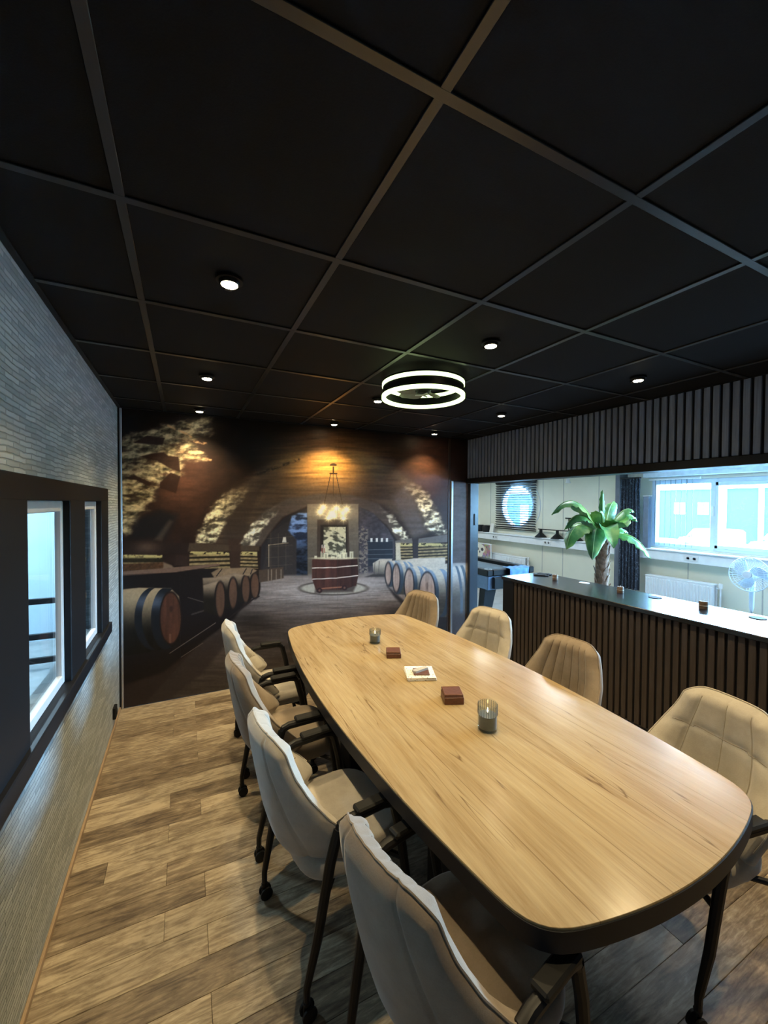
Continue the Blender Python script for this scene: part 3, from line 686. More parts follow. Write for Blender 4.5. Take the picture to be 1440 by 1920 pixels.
mural = thing('mural', 'printed wall mural of a vaulted wine cellar with barrels and chandelier', 'mural', (0, 0, 0))
for a, c in ((XL + .03, -.034), (-.033, 1.452), (1.453, 2.862)): mural_board('mural_board', a, c, .004, HC - .003, mural)
mural_board('mural_board', 2.90, XR - .002, 2.045, HC - .003, mural)
struct(MB().rbox(XL, XL + .012, YB - .012, YB + .012, 0, HC - .003, .002).build('trim_1', M['black'], smooth=0))
struct(MB().rbox(XL + .013, XL + .029, YB - .008, YB + .012, 0, HC - .003, .003).build('trim_2', M['chrome']))
struct(MB().rbox(2.864, 2.898, YB - .004, YB + .012, 0, HC - .003, .002).build('trim_3', plain('dark_brown_trim', (.03, .018, .014), .4), smooth=0))
door = struct(obj('door_1', None))
mural_board('door_panel', 2.93, 3.158, .01, 2.035, door, y=YB - .012)
MB().rbox(2.90, 2.929, YB - .02, YB + .012, .005, 2.04, .003).build('door_profile', M['chrome'], door)
struct(MB().rbox(3.162, 3.29, YB - .05, YB + .1, 0, 2.02, .004).build('trim_4', plain('blue_black_post', (.022, .03, .045), .3)))
MB().rbox(3.215, 3.235, YB - .058, YB - .049, 1.50, 1.64, .003).build('latch', M['rubber'], door)

# slatted lintel above the opening to the games room
P, SW = .0538, .036
slat_cache = {}
def slat(parent, yc, z0, z1, xf, mat='slat'):
    k = round(z1 - z0, 3)
    if k not in slat_cache: slat_cache[k] = MB().rbox(-.018, 0, -SW / 2, SW / 2, 0, k, .0015).mesh('slat', M[mat], 0)
    obj('slat', slat_cache[k], parent, (xf, yc, z0))
lint = struct(MB().box(XR, XR + .14, YF, YB + .1, 2.02, HC + .02).build('wall_right', M['felt'], smooth=0))
yy = YB - .03
while yy > -.6: slat(lint, yy, 2.078, HC - .004, XR, 'slat_daylit'); yy -= P
MB().rbox(XR - .03, XR + .15, YF, YB - .001, 2.015, 2.076, .004).build('lintel_trim', M['black'], lint, 0)

# bar counter under the opening
bar = thing('bar_counter', 'long black bar counter faced with vertical dark wood slats', 'bar', (XR, 1.0, 0))
BE = 3.385
MB().box(0, .45, YF - .999, BE - 1.0 - .02, 0, .935).build('carcass', M['felt'], bar, 0)
MB().rbox(-.02, .5, BE - 1.0 - .16, BE - 1.0, 0, .936, .003).build('end_panel', M['black'], bar, 0)
MB().rbox(-.035, .56, YF - .999, BE - 1.0 + .01, .936, .972, .004).build('worktop', plain('black_gloss_top', (.012, .014, .018), .22, spec=.6), bar, 0)
MB().rbox(-.016, 0, YF - .999, BE - 1.16, 0, .06, .002).build('plinth', M['black'], bar, 0)
yy = BE - 1.0 - .185
while yy > -1.5: slat(bar, yy, .06, .934, 0); yy -= P

# wall behind the camera
struct(MB().box(XL - .13, XG + .15, YF - .12, YF, -.1, 2.7).build('wall_front', plain('dark_wall', (.05, .05, .05), .7), smooth=0))

# ------------------------------------------------------------------ meeting table
TX, TY = 1.25, 1.935
def table_outline(inset=0.):
    """boat-shaped outline with rounded corners, about the table centre"""
    hw, he, hl, be = .634 - inset, 0.520 - inset, 1.362 - inset, .085
    side = [(hw - (hw - he) * (t ** 2), t * (hl - be)) for t in np.linspace(-1, 1, 41)]
    end = [(s * he, (hl - be) + be * (1 - s * s)) for s in np.linspace(1, -1, 25)]
    pts = side + end[1:-1] + [(-x, -y) for x, y in side] + [(-x, -y) for x, y in end[1:-1]]
    pts = np.array(pts)
    # round the four corners by smoothing a dense resample
    d = np.r_[0, np.cumsum(np.hypot(*np.diff(np.vstack([pts, pts[:1]]), axis=0).T))]; n = 240
    q = np.stack([np.interp(np.linspace(0, d[-1], n, endpoint=False), d, np.r_[pts[:, k], pts[0, k]]) for k in (0, 1)], 1)
    ker = np.hanning(13)[1:-1]; ker /= ker.sum(); w = len(ker) // 2
    return [(sum(q[(i + j - w) % n, 0] * ker[j] for j in range(len(ker))), sum(q[(i + j - w) % n, 1] * ker[j] for j in range(len(ker)))) for i in range(n)]
tab = thing('meeting_table', 'long boat-shaped meeting table with golden oak top and black edge', 'table', (TX, TY, 0))
o1 = table_outline(.003); o0 = table_outline(0.); o2 = table_outline(.03)
b = MB(); b.loops([[(x, y, .7535) for x, y in o1], [(x, y, .7588) for x, y in o1], [(x * .999, y * .9995, .76) for x, y in o1]]); b.build('tabletop', M['table'], tab, 30)
b = MB(); b.loops([[(x, y, .695) for x, y in o2], [(x, y, .70) for x, y in o0], [(x, y, .7534) for x, y in o0]]); b.build('edge_band', M['black'], tab, 30)
for s in (-1, 1):
    yc = s * .55
    MB().rbox(-.30, .30, yc - .09, yc + .09, .02, .695, .006).build('pedestal', M['black'], tab, 0)
    MB().rbox(-.36, .36, yc - .13, yc + .13, 0, .022, .006).build('foot_plate', M['black'], tab, 0)
MB().rbox(-.03, .03, -.48, .48, .30, .40, .004).build('stretcher', M['black'], tab, 0)

# ------------------------------------------------------------------ chairs
def lerp_tab(tb, z): return float(np.interp(z, [q[0] for q in tb], [q[1] for q in tb]))
XM = [(.40, -.10), (.44, -.175), (.50, -.215), (.60, -.245), (.72, -.268), (.82, -.285), (.90, -.296), (.93, -.300)]
HWD = [(.40, .150), (.44, .205), (.50, .242), (.58, .256), (.66, .250), (.74, .228), (.82, .198), (.88, .176), (.93, .160)]
WNG = [(.40, .16), (.44, .225), (.52, .225), (.58, .19), (.66, .125), (.74, .08), (.82, .05), (.93, .03)]
def make_chair(style):
    fab = M['fab_light'] if style == 'quilt' else M['fab_dark']; stm = M['stitch_light'] if style == 'quilt' else M['stitch_dark']
    root = thing('armchair', 'armchair', 'chair')
    ns, nz = 65, 49
    lines = [-.64, 0, .64] if style == 'quilt' else [-.68, -.41, -.137, .137, .41, .68]
    hl = [.60, .765] if style == 'quilt' else []
    S = np.linspace(-1, 1, ns); A = np.linspace(0, 1, nz)
    base = np.zeros((nz, ns, 3))
    for i, a in enumerate(A):
        for j, s in enumerate(S):
            ztop = .925 - .036 * abs(s) ** 7; zb = .40 + .11 * abs(s) ** 2.2
            z = zb + (ztop - zb) * a
            base[i, j] = (lerp_tab(XM, z) + lerp_tab(WNG, z) * abs(s) ** 2.5, s * lerp_tab(HWD, z), z)
    for _ in range(2):     # relax kinks of the tables
        base[1:-1] = .25 * base[:-2] + .5 * base[1:-1] + .25 * base[2:]
    du = np.gradient(base, axis=1); dv = np.gradient(base, axis=0); nr = np.cross(du, dv); nr /= np.linalg.norm(nr, axis=2, keepdims=True) + 1e-9
    if nr[nz // 2, ns // 2, 0] < 0: nr = -nr
    front = base.copy(); back = base.copy()
    for i in range(nz):
        for j, s in enumerate(S):
            z = base[i, j, 2]
            edge = min(1., min((1 - abs(s)) / .17, (1 - A[i]) / .085, A[i] / .08 + .15)); rim = math.sqrt(max(0., 1 - (1 - max(edge, 0)) ** 2))
            puff = 0.
            if z > .50:
                d = min([abs(s - l) * .22 for l in lines] + [abs(z - h) for h in hl] + [.06])
                puff = .012 * (1 - math.exp(-d / .010))
            front[i, j] += nr[i, j] * (.010 + .030 * rim + puff * max(edge, .3))
            seam = .006 * math.exp(-((abs(s) - .60) / .022) ** 2) if z > .46 else 0
            back[i, j] -= nr[i, j] * (.016 + .014 * rim - seam)
    # closed shell with a rounded rim
    bd = [(0, j) for j in range(ns)] + [(i, ns - 1) for i in range(1, nz)] + [(nz - 1, j) for j in range(ns - 2, -1, -1)] + [(i, 0) for i in range(nz - 2, 0, -1)]
    F = [tuple(q) for r in front for q in r]; K = [tuple(q) for r in back for q in r]; o = len(F)
    fs = [(i * ns + j, i * ns + j + 1, (i + 1) * ns + j + 1, (i + 1) * ns + j) for i in range(nz - 1) for j in range(ns - 1)]
    fs += [(o + i * ns + j, o + (i + 1) * ns + j, o + (i + 1) * ns + j + 1, o + i * ns + j + 1) for i in range(nz - 1) for j in range(ns - 1)]
    out = []
    for (i, j) in bd:
        ii = min(max(i, 2), nz - 3); jj = min(max(j, 2), ns - 3); d = base[i, j] - base[ii, jj]; out.append(d / (np.linalg.norm(d) + 1e-9))
    for _ in range(3): out = [(out[k - 1] + 2 * out[k] + out[(k + 1) % len(out)]) / 4 for k in range(len(out))]
    vs = F + K; nb = len(bd); rows = [[i * ns + j for i, j in bd]]; midl = []
    for t, push in ((.2, .007), (.5, .0115), (.8, .007)):
        rows.append(list(range(len(vs), len(vs) + nb)))
        for (i, j), d in zip(bd, out):
            q = front[i, j] * (1 - t) + back[i, j] * t + d * push; vs.append(tuple(q))
            if t == .5: midl.append(q + d * .0015)
    rows.append([o + i * ns + j for i, j in bd])
    for r0, r1 in zip(rows[:-1], rows[1:]): fs += [(r0[k], r0[(k + 1) % nb], r1[(k + 1) % nb], r1[k]) for k in range(nb)]
    m = MB(); m.add(vs, fs); bk = m.build('backrest', fab, root, 80)
    lo_ = [k for k, (i, j) in enumerate(bd) if i >= 4]
    first = next(k for k in range(nb) if bd[k][0] >= 4 and bd[k - 1][0] < 4)
    MB().tube([tuple(midl[(first + k) % nb]) for k in range(len(lo_))], .0036, 6).build('piping', fab, bk)
    # stitched seams on the front face
    st = MB()
    for l in lines:
        j = int(round((l + 1) / 2 * (ns - 1))); st.tube([tuple(front[i, j] + nr[i, j] * .0008) for i in range(13, nz - 2)], .0017, 5)
    for h in hl:
        pts = []
        for j in range(2, ns - 2):
            i = int(np.argmin(abs(base[:, j, 2] - h))); pts.append(tuple(front[i, j] + nr[i, j] * .0008))
        st.tube(pts, .0017, 5)
    st.build('stitching', stm, bk)
    # seat cushion
    def ring(k, z, n=40):
        r = []
        for q in range(n):
            a = 2 * math.pi * q / n; c, s = math.cos(a), math.sin(a); e = .55
            r.append((.03 + .225 * k * math.copysign(abs(c) ** e, c), .232 * k * math.copysign(abs(s) ** e, s), z + (.006 * (k < .9) * c)))
        return r
    MB().loops([ring(.80, .395), ring(.95, .402), ring(1.0, .425), ring(1.0, .45), ring(.97, .474), ring(.90, .487), ring(.84, .483), ring(.80, .488), ring(.5, .492), ring(.05, .490)]).build('seat', fab, root, 50)
    # frame, arms, legs, casters
    for s in (-1, 1):
        Y = .268 * s
        for (xa, xb, xc) in ((-.095, -.172, -.205), (.135, .205, .235)):
            MB().tube([(xa, Y, .628), (xa + (xb - xa) * .4, Y, .52), (xb, Y * .985, .27), (xc, Y * .945, .115), (xc, Y * .94, .055)], [.0185, .0185, .0165, .0125, .0115], 10).build('leg', M['black_metal'], root)
        arm = MB().tube([(-.098, Y, .612), (-.088, Y, .634), (-.06, Y, .643), (.09, Y, .645), (.125, Y, .636), (.137, Y, .615)], [.017, .018, .018, .018, .018, .017], 10).build('armrest', M['black_metal'], root)
        MB().rbox(-.03, .125, Y - .024, Y + .024, .655, .676, .006).build('arm_pad', M['rubber'], arm)
        MB().tube([(-.145, Y * .99, .40), (-.06, Y * .62, .385), (.05, Y * .3, .385)], .011, 8).build('seat_support', M['black_metal'], root)
        MB().tube([(.175, Y * .99, .40), (.13, Y * .62, .385), (.05, Y * .3, .385)], .011, 8).build('seat_support', M['black_metal'], root)
        for xc in (-.205, .235):
            c = MB(); yy = Y * .94
            c.lathe([(.012, .058), (.014, .068), (.010, .075)], (xc, yy, 0), 12); c.rbox(xc - .012, xc + .016, yy - .006, yy + .006, .026, .06, .003)
            cs = c.build('caster', M['rubber'], root)
            for d in (-.014, .014): MB().lathe([(.0, d - .007), (.020, d - .007), (.0265, d - .004), (.0265, d + .004), (.020, d + .007), (0, d + .007)], (xc + .006, yy, .0265), 18, 'y').build('wheel', M['rubber'], cs)
    MB().rbox(-.13, .16, -.10, .10, .372, .396, .004).build('seat_plate', M['black_metal'], root)
    return root
proto = {'quilt': make_chair('quilt'), 'channel': make_chair('channel')}
used = set()
def place_chair(style, x, y, deg, label, group):
    o = proto[style] if style not in used else copy_tree(proto[style]); used.add(style)
    o.location = (x, y, 0); o.rotation_euler = (0, 0, math.radians(deg)); tag(o, label, 'chair', group)
GL, GR = 'chairs on the window side of the table', 'chairs on the bar side of the table'
place_chair('channel', .69, .905, 10, 'taupe channel-stitched armchair nearest the camera on the window side', GL)
place_chair('quilt', .545, 1.585, 6, 'pale beige quilted armchair on casters, second from the camera on the window side', GL)
place_chair('channel', .52, 2.28, 2, 'taupe channel-stitched armchair between the two beige chairs on the window side', GL)
place_chair('quilt', .55, 2.93, -1, 'pale beige quilted armchair nearest the mural on the window side', GL)
place_chair('quilt', 1.815, .92, 180 - 10, 'pale beige quilted armchair nearest the camera on the bar side', GR)
place_chair('channel', 1.85, 1.67, 180 + 4, 'taupe armchair with vertical channels, between two beige chairs on the bar side', GR)
place_chair('quilt', 1.89, 2.40, 180 + 11, 'pale beige quilted armchair in front of the bar end', GR)
place_chair('channel', 1.74, 3.13, 180 + 17, 'taupe armchair with vertical channels by the mural door', GR)

# ------------------------------------------------------------------ things on the table
def jar(x, y, r, hgt, label):
    t = thing('glass_candle', label, 'candle', (x, y, .76), 0, 'glass candles on the meeting table')
    n = 48
    g = MB(); prof = [(r * .9, 0), (r, .006), (r, hgt), (r - .003, hgt), (r - .003, .012), (.0, .012)]
    g.lathe([(0, 0)] + prof, n=n); g.build('jar', M['glassware'], t)
    MB().lathe([(0, .0125), (r - .0035, .0125), (r - .0035, hgt * .58), (r * .5, hgt * .575), (0, hgt * .57)], n=32).build('wax', M['wax'], t)
    w = MB().tube([(0, 0, hgt * .57), (.001, 0, hgt * .57 + .012)], .0011, 6).build('wick', M['rubber'], t)
    MB().lathe([(0, hgt * .57 + .008), (.003, hgt * .57 + .013), (.0035, hgt * .57 + .018), (.002, hgt * .57 + .026), (0, hgt * .57 + .033)], n=10).build('flame', M['flame'], w)
    st = MB()
    for k in range(26):
        a = 2 * math.pi * k / 26; st.tube([((r - .0005) * math.cos(a), (r - .0005) * math.sin(a), hgt * .6), ((r - .0005) * math.cos(a), (r - .0005) * math.sin(a), hgt - .004)], .0016, 5)
    st.build('fluting', pane('smoked_glass_rib', (.62, .66, .70), .1), t)
jar(1.205, 1.385, .043, .118, 'larger grey candle in a fluted glass, nearest the camera')
jar(1.228, 2.615, .040, .098, 'smaller grey candle in a glass at the far end of the table')

def coaster_box(x, y, w, hgt, deg, label, n):
    t = thing('coaster_box', label, 'coaster box', (x, y, .76), math.radians(deg), 'brown leather coaster boxes')
    MB().rbox(-w / 2, w / 2, -w / 2, w / 2, 0, hgt * .72, .002).build('holder', M['leather'], t, 0)
    z = hgt * .72
    for k in range(n):
        th = hgt * .28 / n; o = MB().rbox(-w * .485, w * .485, -w * .485, w * .485, z + .0006, z + th, .0015).build('coaster', M['leather'], t, 0)
        o.location = (random.uniform(-.002, .002), random.uniform(-.002, .002), 0); o.rotation_euler = (0, 0, random.uniform(-.05, .05)); z += th
    st = MB(); e = w * .44
    st.tube([(-e, -e, z + .0006), (e, -e, z + .0006), (e, e, z + .0006), (-e, e, z + .0006), (-e, -e, z + .0006)], .0007, 4); st.build('stitching', plain('tan_thread', (.32, .16, .08), .8), t)
coaster_box(1.232, 2.335, .094, .040, -25, 'low brown leather coaster box beside the far candle', 1)
coaster_box(1.222, 1.672, .098, .050, -23, 'taller brown leather coaster box with a loose coaster on top', 2)

nap = thing('napkin_stack', 'white printed paper napkins stacked on the table middle', 'napkin', (1.232, 2.005, .76), math.radians(-22))
def napkin_mat():
    m, N, L, b = new_mat('speckled_napkin'); setp(b, rough=.85)
    c = coords(N, L); v = N.new('ShaderNodeTexVoronoi'); v.inputs['Scale'].default_value = 70; L.new(c.outputs[0], v.inputs['Vector'])
    r = ramp(N, [(.0, (.16, .13, .10)), (.22, (.30, .26, .2)), (.32, (.74, .71, .64))]); L.new(v.outputs['Distance'], r.inputs[0]); L.new(r.outputs[0], b.inputs['Base Color']); return m
nm = napkin_mat()
for k in range(4):
    o = MB().rbox(-.083, .083, -.083, .083, .0002 + k * .0048, .0045 + k * .0048, .0018).build('napkin', nm, nap, 0); o.rotation_euler = (0, 0, random.uniform(-.04, .04))
cst = tag(MB().rbox(-.046, .046, -.046, .046, 0, .006, .002).build('coaster', M['leather'], None, 0), 'square brown leather coaster lying on the white napkins', 'coaster'); cst.location = (1.235, 1.995, .7795); cst.rotation_euler = (0, 0, math.radians(-26))
wd = MB(); wd.prism([(-.052, -.012), (-.045, -.017), (.050, -.015), (.054, .004), (.040, .015), (-.048, .014)], 0, .012); wdo = tag(wd.build('lighter', M['stone'], None, 30), 'pale flat lighter lying across the leather coaster', 'lighter'); wdo.location = (1.232, 2.003, .7858); wdo.rotation_euler = (0, 0, math.radians(10))

# ------------------------------------------------------------------ things on the bar
ZB = .972
wrap = plain('brown_candle', (.20, .13, .085), .7, var=.2, vscale=40)
def small_candle(x, y, label, r=.027, hgt=.055):
    t = thing('pillar_candle', label, 'candle', (x, y, ZB), 0, 'small candles along the bar')
    MB().lathe([(0, 0), (r * .96, 0), (r, .003), (r, hgt - .004), (r * .9, hgt), (r * .3, hgt - .003), (0, hgt - .003)], n=24).build('body', wrap, t)
    MB().ring((0, 0, hgt * .45), r + .0006, .0018, 24, 6).build('twine', plain('pale_twine', (.6, .55, .45), .8), t)
    w = MB().tube([(0, 0, hgt - .004), (.001, 0, hgt + .012)], .0013, 6).build('wick', M['paper'], t)
small_candle(3.486, 2.985, 'small brown candle on the bar, nearest the bar end')
small_candle(3.517, 2.30, 'small brown candle standing in the middle of the bar')
small_candle(3.558, 1.67, 'small brown candle on the bar in front of the white radiator', .030, .058)
lace = plain('dark_lace_coaster', (.05, .06, .07), .8, var=.6, vscale=160)
for (x, y, m, lb) in ((3.615, 2.74, M['paper'], 'round white coaster on the bar by the palm trunk'), (3.60, 2.045, lace, 'round dark patterned coaster on the bar middle'), (3.605, 1.36, lace, 'round dark patterned coaster at the near end of the bar')):
    t = thing('round_coaster', lb, 'coaster', (x, y, ZB), 0, 'round coasters on the bar')
    MB().lathe([(0, 0), (.048, 0), (.05, .002), (.048, .004), (0, .004)], n=32).build('disc', m, t); MB().ring((0, 0, .004), .046, .0012, 32, 6).build('rim', m, t)
tr = thing('folded_napkins', 'two folded black napkins lying at the end of the bar', 'napkin', (3.60, 3.25, ZB), math.radians(35))
for dx, dy in ((-.045, .01), (.045, -.012)):
    MB().rbox(dx - .038, dx + .038, dy - .075, dy + .075, 0, .007, .002).build('napkin', M['felt'], tr, 0)
    MB().rbox(dx - .035, dx + .035, dy - .05, dy + .074, .0072, .012, .002).build('fold', M['black'], tr, 0)

# ------------------------------------------------------------------ ceiling downlights
def downlight(x, y, label, first=[None]):
    if first[0] is None:
        t = thing('downlight', label, 'spotlight', (x, y, HC), 0, 'warm ceiling downlights')
        MB().ring((0, 0, -.004), .040, .0, 40, sq=(.006, .004)).build('trim_ring', M['black_metal'], t)
        MB().lathe([(.036, .004), (.036, -.012), (.031, -.020), (.029, -.020), (.029, .0)], n=32).build('housing', M['black_metal'], t)
        MB().lathe([(0, -.0225), (.024, -.0225), (.0275, -.0205), (.0275, -.008)], n=28).build('bulb', M['bulb'], t)
        MB().rbox(-.012, .012, .037, .045, -.022, -.006, .002).build('clip', M['black_metal'], t, 0)
        l = bpy.data.lights.new('spot', 'SPOT'); l.energy = SPOT_W; l.color = SPOT_COL; l.spot_size = math.radians(112); l.spot_blend = 1.0; l.shadow_soft_size = .018
        obj('spot', l, t, (0, 0, -.03)); first[0] = t; return t
    c = copy_tree(first[0]); c.location = (x, y, HC); tag(c, label); return c
for (x, y, lb) in ((.148, 1.55, 'large bright downlight in the ceiling nearest the camera on the left'), (.132, 2.78, 'downlight in the left ceiling row, second from the mural'), (.121, 3.805, 'downlight by the mural washing its rocky left corner'),
                   (1.33, 3.805, 'downlight by the mural above the painted chandelier'), (2.50, 3.795, 'downlight by the mural near the slatted lintel corner'), (1.324, 2.79, 'downlight half hidden behind the ring lamp'),
                   (2.50, 2.74, 'downlight right of the ring lamp near the lintel'), (1.353, 1.562, 'downlight in the ceiling middle, nearer than the ring lamp'), (2.54, 1.57, 'downlight furthest right, close to the slatted lintel'),
                   (1.34, .33, 'downlight above the near end of the table'), (2.52, .33, 'downlight above the near bar side chair')): downlight(x, y, lb)

# ring-shaped fan lamp
fl = thing('ceiling_fan_lamp', 'round fan lamp with two glowing rings under the black ceiling', 'fan lamp', (1.345, 2.175, HC))
RR = .248
MB().lathe([(0, 0), (.11, 0), (.11, -.03), (.06, -.045), (0, -.045)], n=40).build('canopy', M['black_metal'], fl)
MB().ring((0, 0, -.055), RR, 0, 72, sq=(.009, .010)).build('upper_light_ring', M['led'], fl); MB().ring((0, 0, -.128), RR, 0, 72, sq=(.011, .010)).build('lower_light_ring', M['led'], fl)
MB().ring((0, 0, -.092), RR - .002, 0, 72, sq=(.006, .024)).build('band', M['black_metal'], fl)
MB().ring((0, 0, -.04), RR - .004, 0, 72, sq=(.012, .005)).build('top_band', M['black_metal'], fl)
for k in range(4):
    a = math.pi / 4 + k * math.pi / 2; MB().tube([(.1 * math.cos(a), .1 * math.sin(a), -.03), ((RR - .006) * math.cos(a), (RR - .006) * math.sin(a), -.04)], .006, 6).build('bracket', M['black_metal'], fl)
hub = MB().lathe([(0, -.04), (.045, -.045), (.05, -.085), (.04, -.105), (.0, -.108)], n=28).build('motor_hub', M['black_metal'], fl)
blade_m = plain('smoky_blade', (.16, .18, .16), .25)
for k in range(5):
    a = k * 2 * math.pi / 5 + .35; G = []
    for i in range(9):
        r = .045 + .155 * i / 8; w = .012 + .042 * math.sin(math.pi * min(1, (i + 1.2) / 9)) ; row = []
        for j in range(5):
            q = (j / 4 - .5) * 2 * w; th = a + .25 * (i / 8); row.append((r * math.cos(th) - q * math.sin(th), r * math.sin(th) + q * math.cos(th), -.085 + .35 * q))
        G.append(row)
    MB().sheet(G, [[(0, 0, .002)] * 5] * 9).build('blade', blade_m, fl)
for k in range(3):
    a = k * 2 * math.pi / 3 + .5; MB().tube([(0, 0, -.112), (.05 * math.cos(a), .05 * math.sin(a), -.114)], [.007, .004], 6).build('switch_arm', M['white_plastic'], hub)

# socket low on the left wall
so = thing('wall_socket', 'small black wall socket low in the corner by the mural', 'socket', (XL, 3.70, .135)); so.rotation_euler = (0, 0, 0)
MB().rbox(0, .022, -.04, .04, -.045, .045, .004).build('plate', M['black'], so, 0); MB().lathe([(0, .0221), (.018, .0221), (.022, .026), (.024, .0221)], (0, 0, 0), 20, 'x').build('insert', M['rubber'], so)

# ------------------------------------------------------------------ games room beyond the bar
struct(MB().box(XR + .141, XG + .15, YF, YG, -.12, -.004).build('floor_games', M['grey_floor'], smooth=0))
struct(MB().box(XR + .145, XG + .15, YF, YG, HG, HG + .08).build('ceiling_games', M['ceil_white'], smooth=0))
struct(MB().box(XR + .03, XG + .15, YG, YG + .1, -.1, HG + .08).build('wall_end', M['cream'], smooth=0))
struct(MB().box(XR + .03, XR + .14, YB + .101, YG, -.1, HG + .1).build('wall_inner', M['cream'], smooth=0))
# far wall with a long window and a round window
GWY0, GWY1, GWZ0, GWZ1 = .25, 3.60, 1.16, 2.12
RY, RZ, RR2 = 6.29, 1.735, .45
wf = MB(); xa, xb = XG, XG + .14
wf.box(xa, xb, YF, GWY0, 0, HG); wf.box(xa, xb, GWY0, GWY1, 0, GWZ0); wf.box(xa, xb, GWY0, GWY1, GWZ1, HG)
wf.box(xa, xb, GWY1, RY - .6, 0, HG); wf.box(xa, xb, RY + .6, YG, 0, HG); wf.box(xa, xb, RY - .6, RY + .6, 0, RZ - .52); wf.box(xa, xb, RY - .6, RY + .6, RZ + .52, HG)
nn = 64
sq = []
for k in range(nn):
    a = 2 * math.pi * k / nn; c, s = math.cos(a), math.sin(a); e = min(.6 / max(abs(c), 1e-6), .52 / max(abs(s), 1e-6)); sq.append((e * c, e * s))
ci = [(RR2 * math.cos(2 * math.pi * k / nn), RR2 * math.sin(2 * math.pi * k / nn)) for k in range(nn)]
ringpts = lambda x, L: [(x, RY + u, RZ + v) for u, v in L]
R4 = [ringpts(xa, sq), ringpts(xa, ci), ringpts(xb, ci), ringpts(xb, sq)]
vs = [q for r in R4 for q in r]; fs = [(i * nn + k, i * nn + (k + 1) % nn, ((i + 1) % 4) * nn + (k + 1) % nn, ((i + 1) % 4) * nn + k) for i in range(4) for k in range(nn)]
wf.add(vs, fs)
wfar = struct(wf.build('wall_far', M['cream'], smooth=0))
for yy in (4.45, 5.15, 5.62, 7.1, 8.1): MB().box(XG - .004, XG + .002, yy - .006, yy + .006, 0, HG - .01).build('panel_joint', plain('grey_joint', (.42, .42, .38), .6), wfar, 0)
for yy in (2.3, 3.1): MB().box(XG - .004, XG + .002, yy - .006, yy + .006, 0, GWZ0 - .02).build('panel_joint', bpy.data.materials['grey_joint'], wfar, 0)
# cable duct / window board running along the wall
struct(MB().rbox(XG - .13, XG - .001, YF, YG, .985, 1.115, .006).build('trim_5', M['white_paint'], smooth=0))
struct(MB().rbox(XG - .155, XG - .001, YF, YG, 1.117, 1.137, .004).build('trim_6', M['white_paint'], smooth=0))
sk = None
for yy, lb in ((6.80, 'white double socket on the wall duct below the round window'), (5.39, 'white double socket on the wall duct left of the palm'), (4.49, 'white socket with a plug on the duct beside the palm trunk'), (3.0, 'white double socket on the duct below the long window')):
    t = thing('duct_socket', lb, 'socket', (XG - .13, yy, 1.05), 0, 'sockets on the wall duct')
    MB().rbox(-.008, 0, -.085, .085, -.036, .036, .003).build('plate', M['white_plastic'], t, 0)
    for d in (-.038, .038): MB().lathe([(0, -.0085), (.015, -.0085), (.02, -.013), (.022, -.0085)], (0, d, 0), 18, 'x').build('outlet', M['rubber'] if abs(yy - 4.49) < .01 and d < 0 else plain('grey_outlet', (.4, .4, .4), .5), t)

# long window: frame, mullion, panes
w2 = struct(obj('window_2', None)); f = MB(); fm = plain('white_upvc_frame', (.62, .70, .78), .35, var=.03)
f.rbox(XG + .01, XG + .09, GWY0, GWY1, GWZ0, GWZ0 + .06); f.rbox(XG + .01, XG + .09, GWY0, GWY1, GWZ1 - .06, GWZ1)
for a, c in ((GWY0, GWY0 + .06), (GWY1 - .06, GWY1), (2.80, 2.86), (1.5, 1.56)): f.rbox(XG + .005, XG + .095, a, c, GWZ0, GWZ1)
f.rbox(XG - .005, XG + .06, 2.765, 2.80, GWZ0 + .03, GWZ1 - .05); f.rbox(XG - .005, XG + .06, 1.56, 2.8, GWZ0 + .04, GWZ0 + .085); f.rbox(XG - .005, XG + .06, 1.56, 2.8, GWZ1 - .10, GWZ1 - .05)
f.build('window_frame', fm, w2, 0)
for a, c in ((2.86, 3.54), (1.56, 2.80), (.31, 1.5)): MB().box(XG + .045, XG + .05, a, c, GWZ0 + .05, GWZ1 - .05).build('pane', M['pane'], w2, 0)
MB().rbox(XG - .006, XG + .008, 2.815, 2.84, 1.62, 1.75, .003).build('handle', M['white_plastic'], w2, 0)
struct(MB().rbox(XG - .13, XG - .001, .1, 3.66, 2.165, 2.255, .006).build('trim_7', plain('pelmet_white', (.62, .68, .74), .5), smooth=0))

# round window: rim, pane
w3 = struct(obj('window_3', None))
MB().ring((XG + .02, RY, RZ), RR2 - .012, 0, 72, axis='x', sq=(.022, .035)).build('window_frame', fm, w3); MB().lathe([(0, 0), (RR2 - .03, 0), (RR2 - .03, .004), (0, .004)], (XG + .03, RY, RZ), 64, 'x').build('pane', M['pane'], w3)
MB().ring((XG - .006, RY - .09, RZ), RR2 + .075, .006, 64, 6, 'x').build('cover_ring', fm, w3)

# horizontal blind in front of the round window
hb = thing('venetian_blind', 'dark venetian blind hanging over the round window', 'blind', (XG - .05, RY + .02, RZ))
MB().rbox(-.02, .02, -.57, .57, .47, .50, .004).build('head_rail', M['black_metal'], hb, 0); MB().rbox(-.018, .018, -.57, .57, -.50, -.48, .004).build('bottom_rail', M['black_metal'], hb, 0)
slm = MB().add([(-.017, -.565, .0145), (.017, -.565, -.0125), (.017, .565, -.0125), (-.017, .565, .0145), (-.017, -.565, .0125), (.017, -.565, -.0145), (.017, .565, -.0145), (-.017, .565, .0125)],
              [(0, 1, 2, 3), (4, 7, 6, 5), (0, 4, 5, 1), (1, 5, 6, 2), (2, 6, 7, 3), (3, 7, 4, 0)]).mesh('blind_slat', plain('dark_blind_slat', (.03, .035, .045), .5), 0)
for k in range(20): obj('blind_slat', slm, hb, (0, 0, -.455 + k * .048))
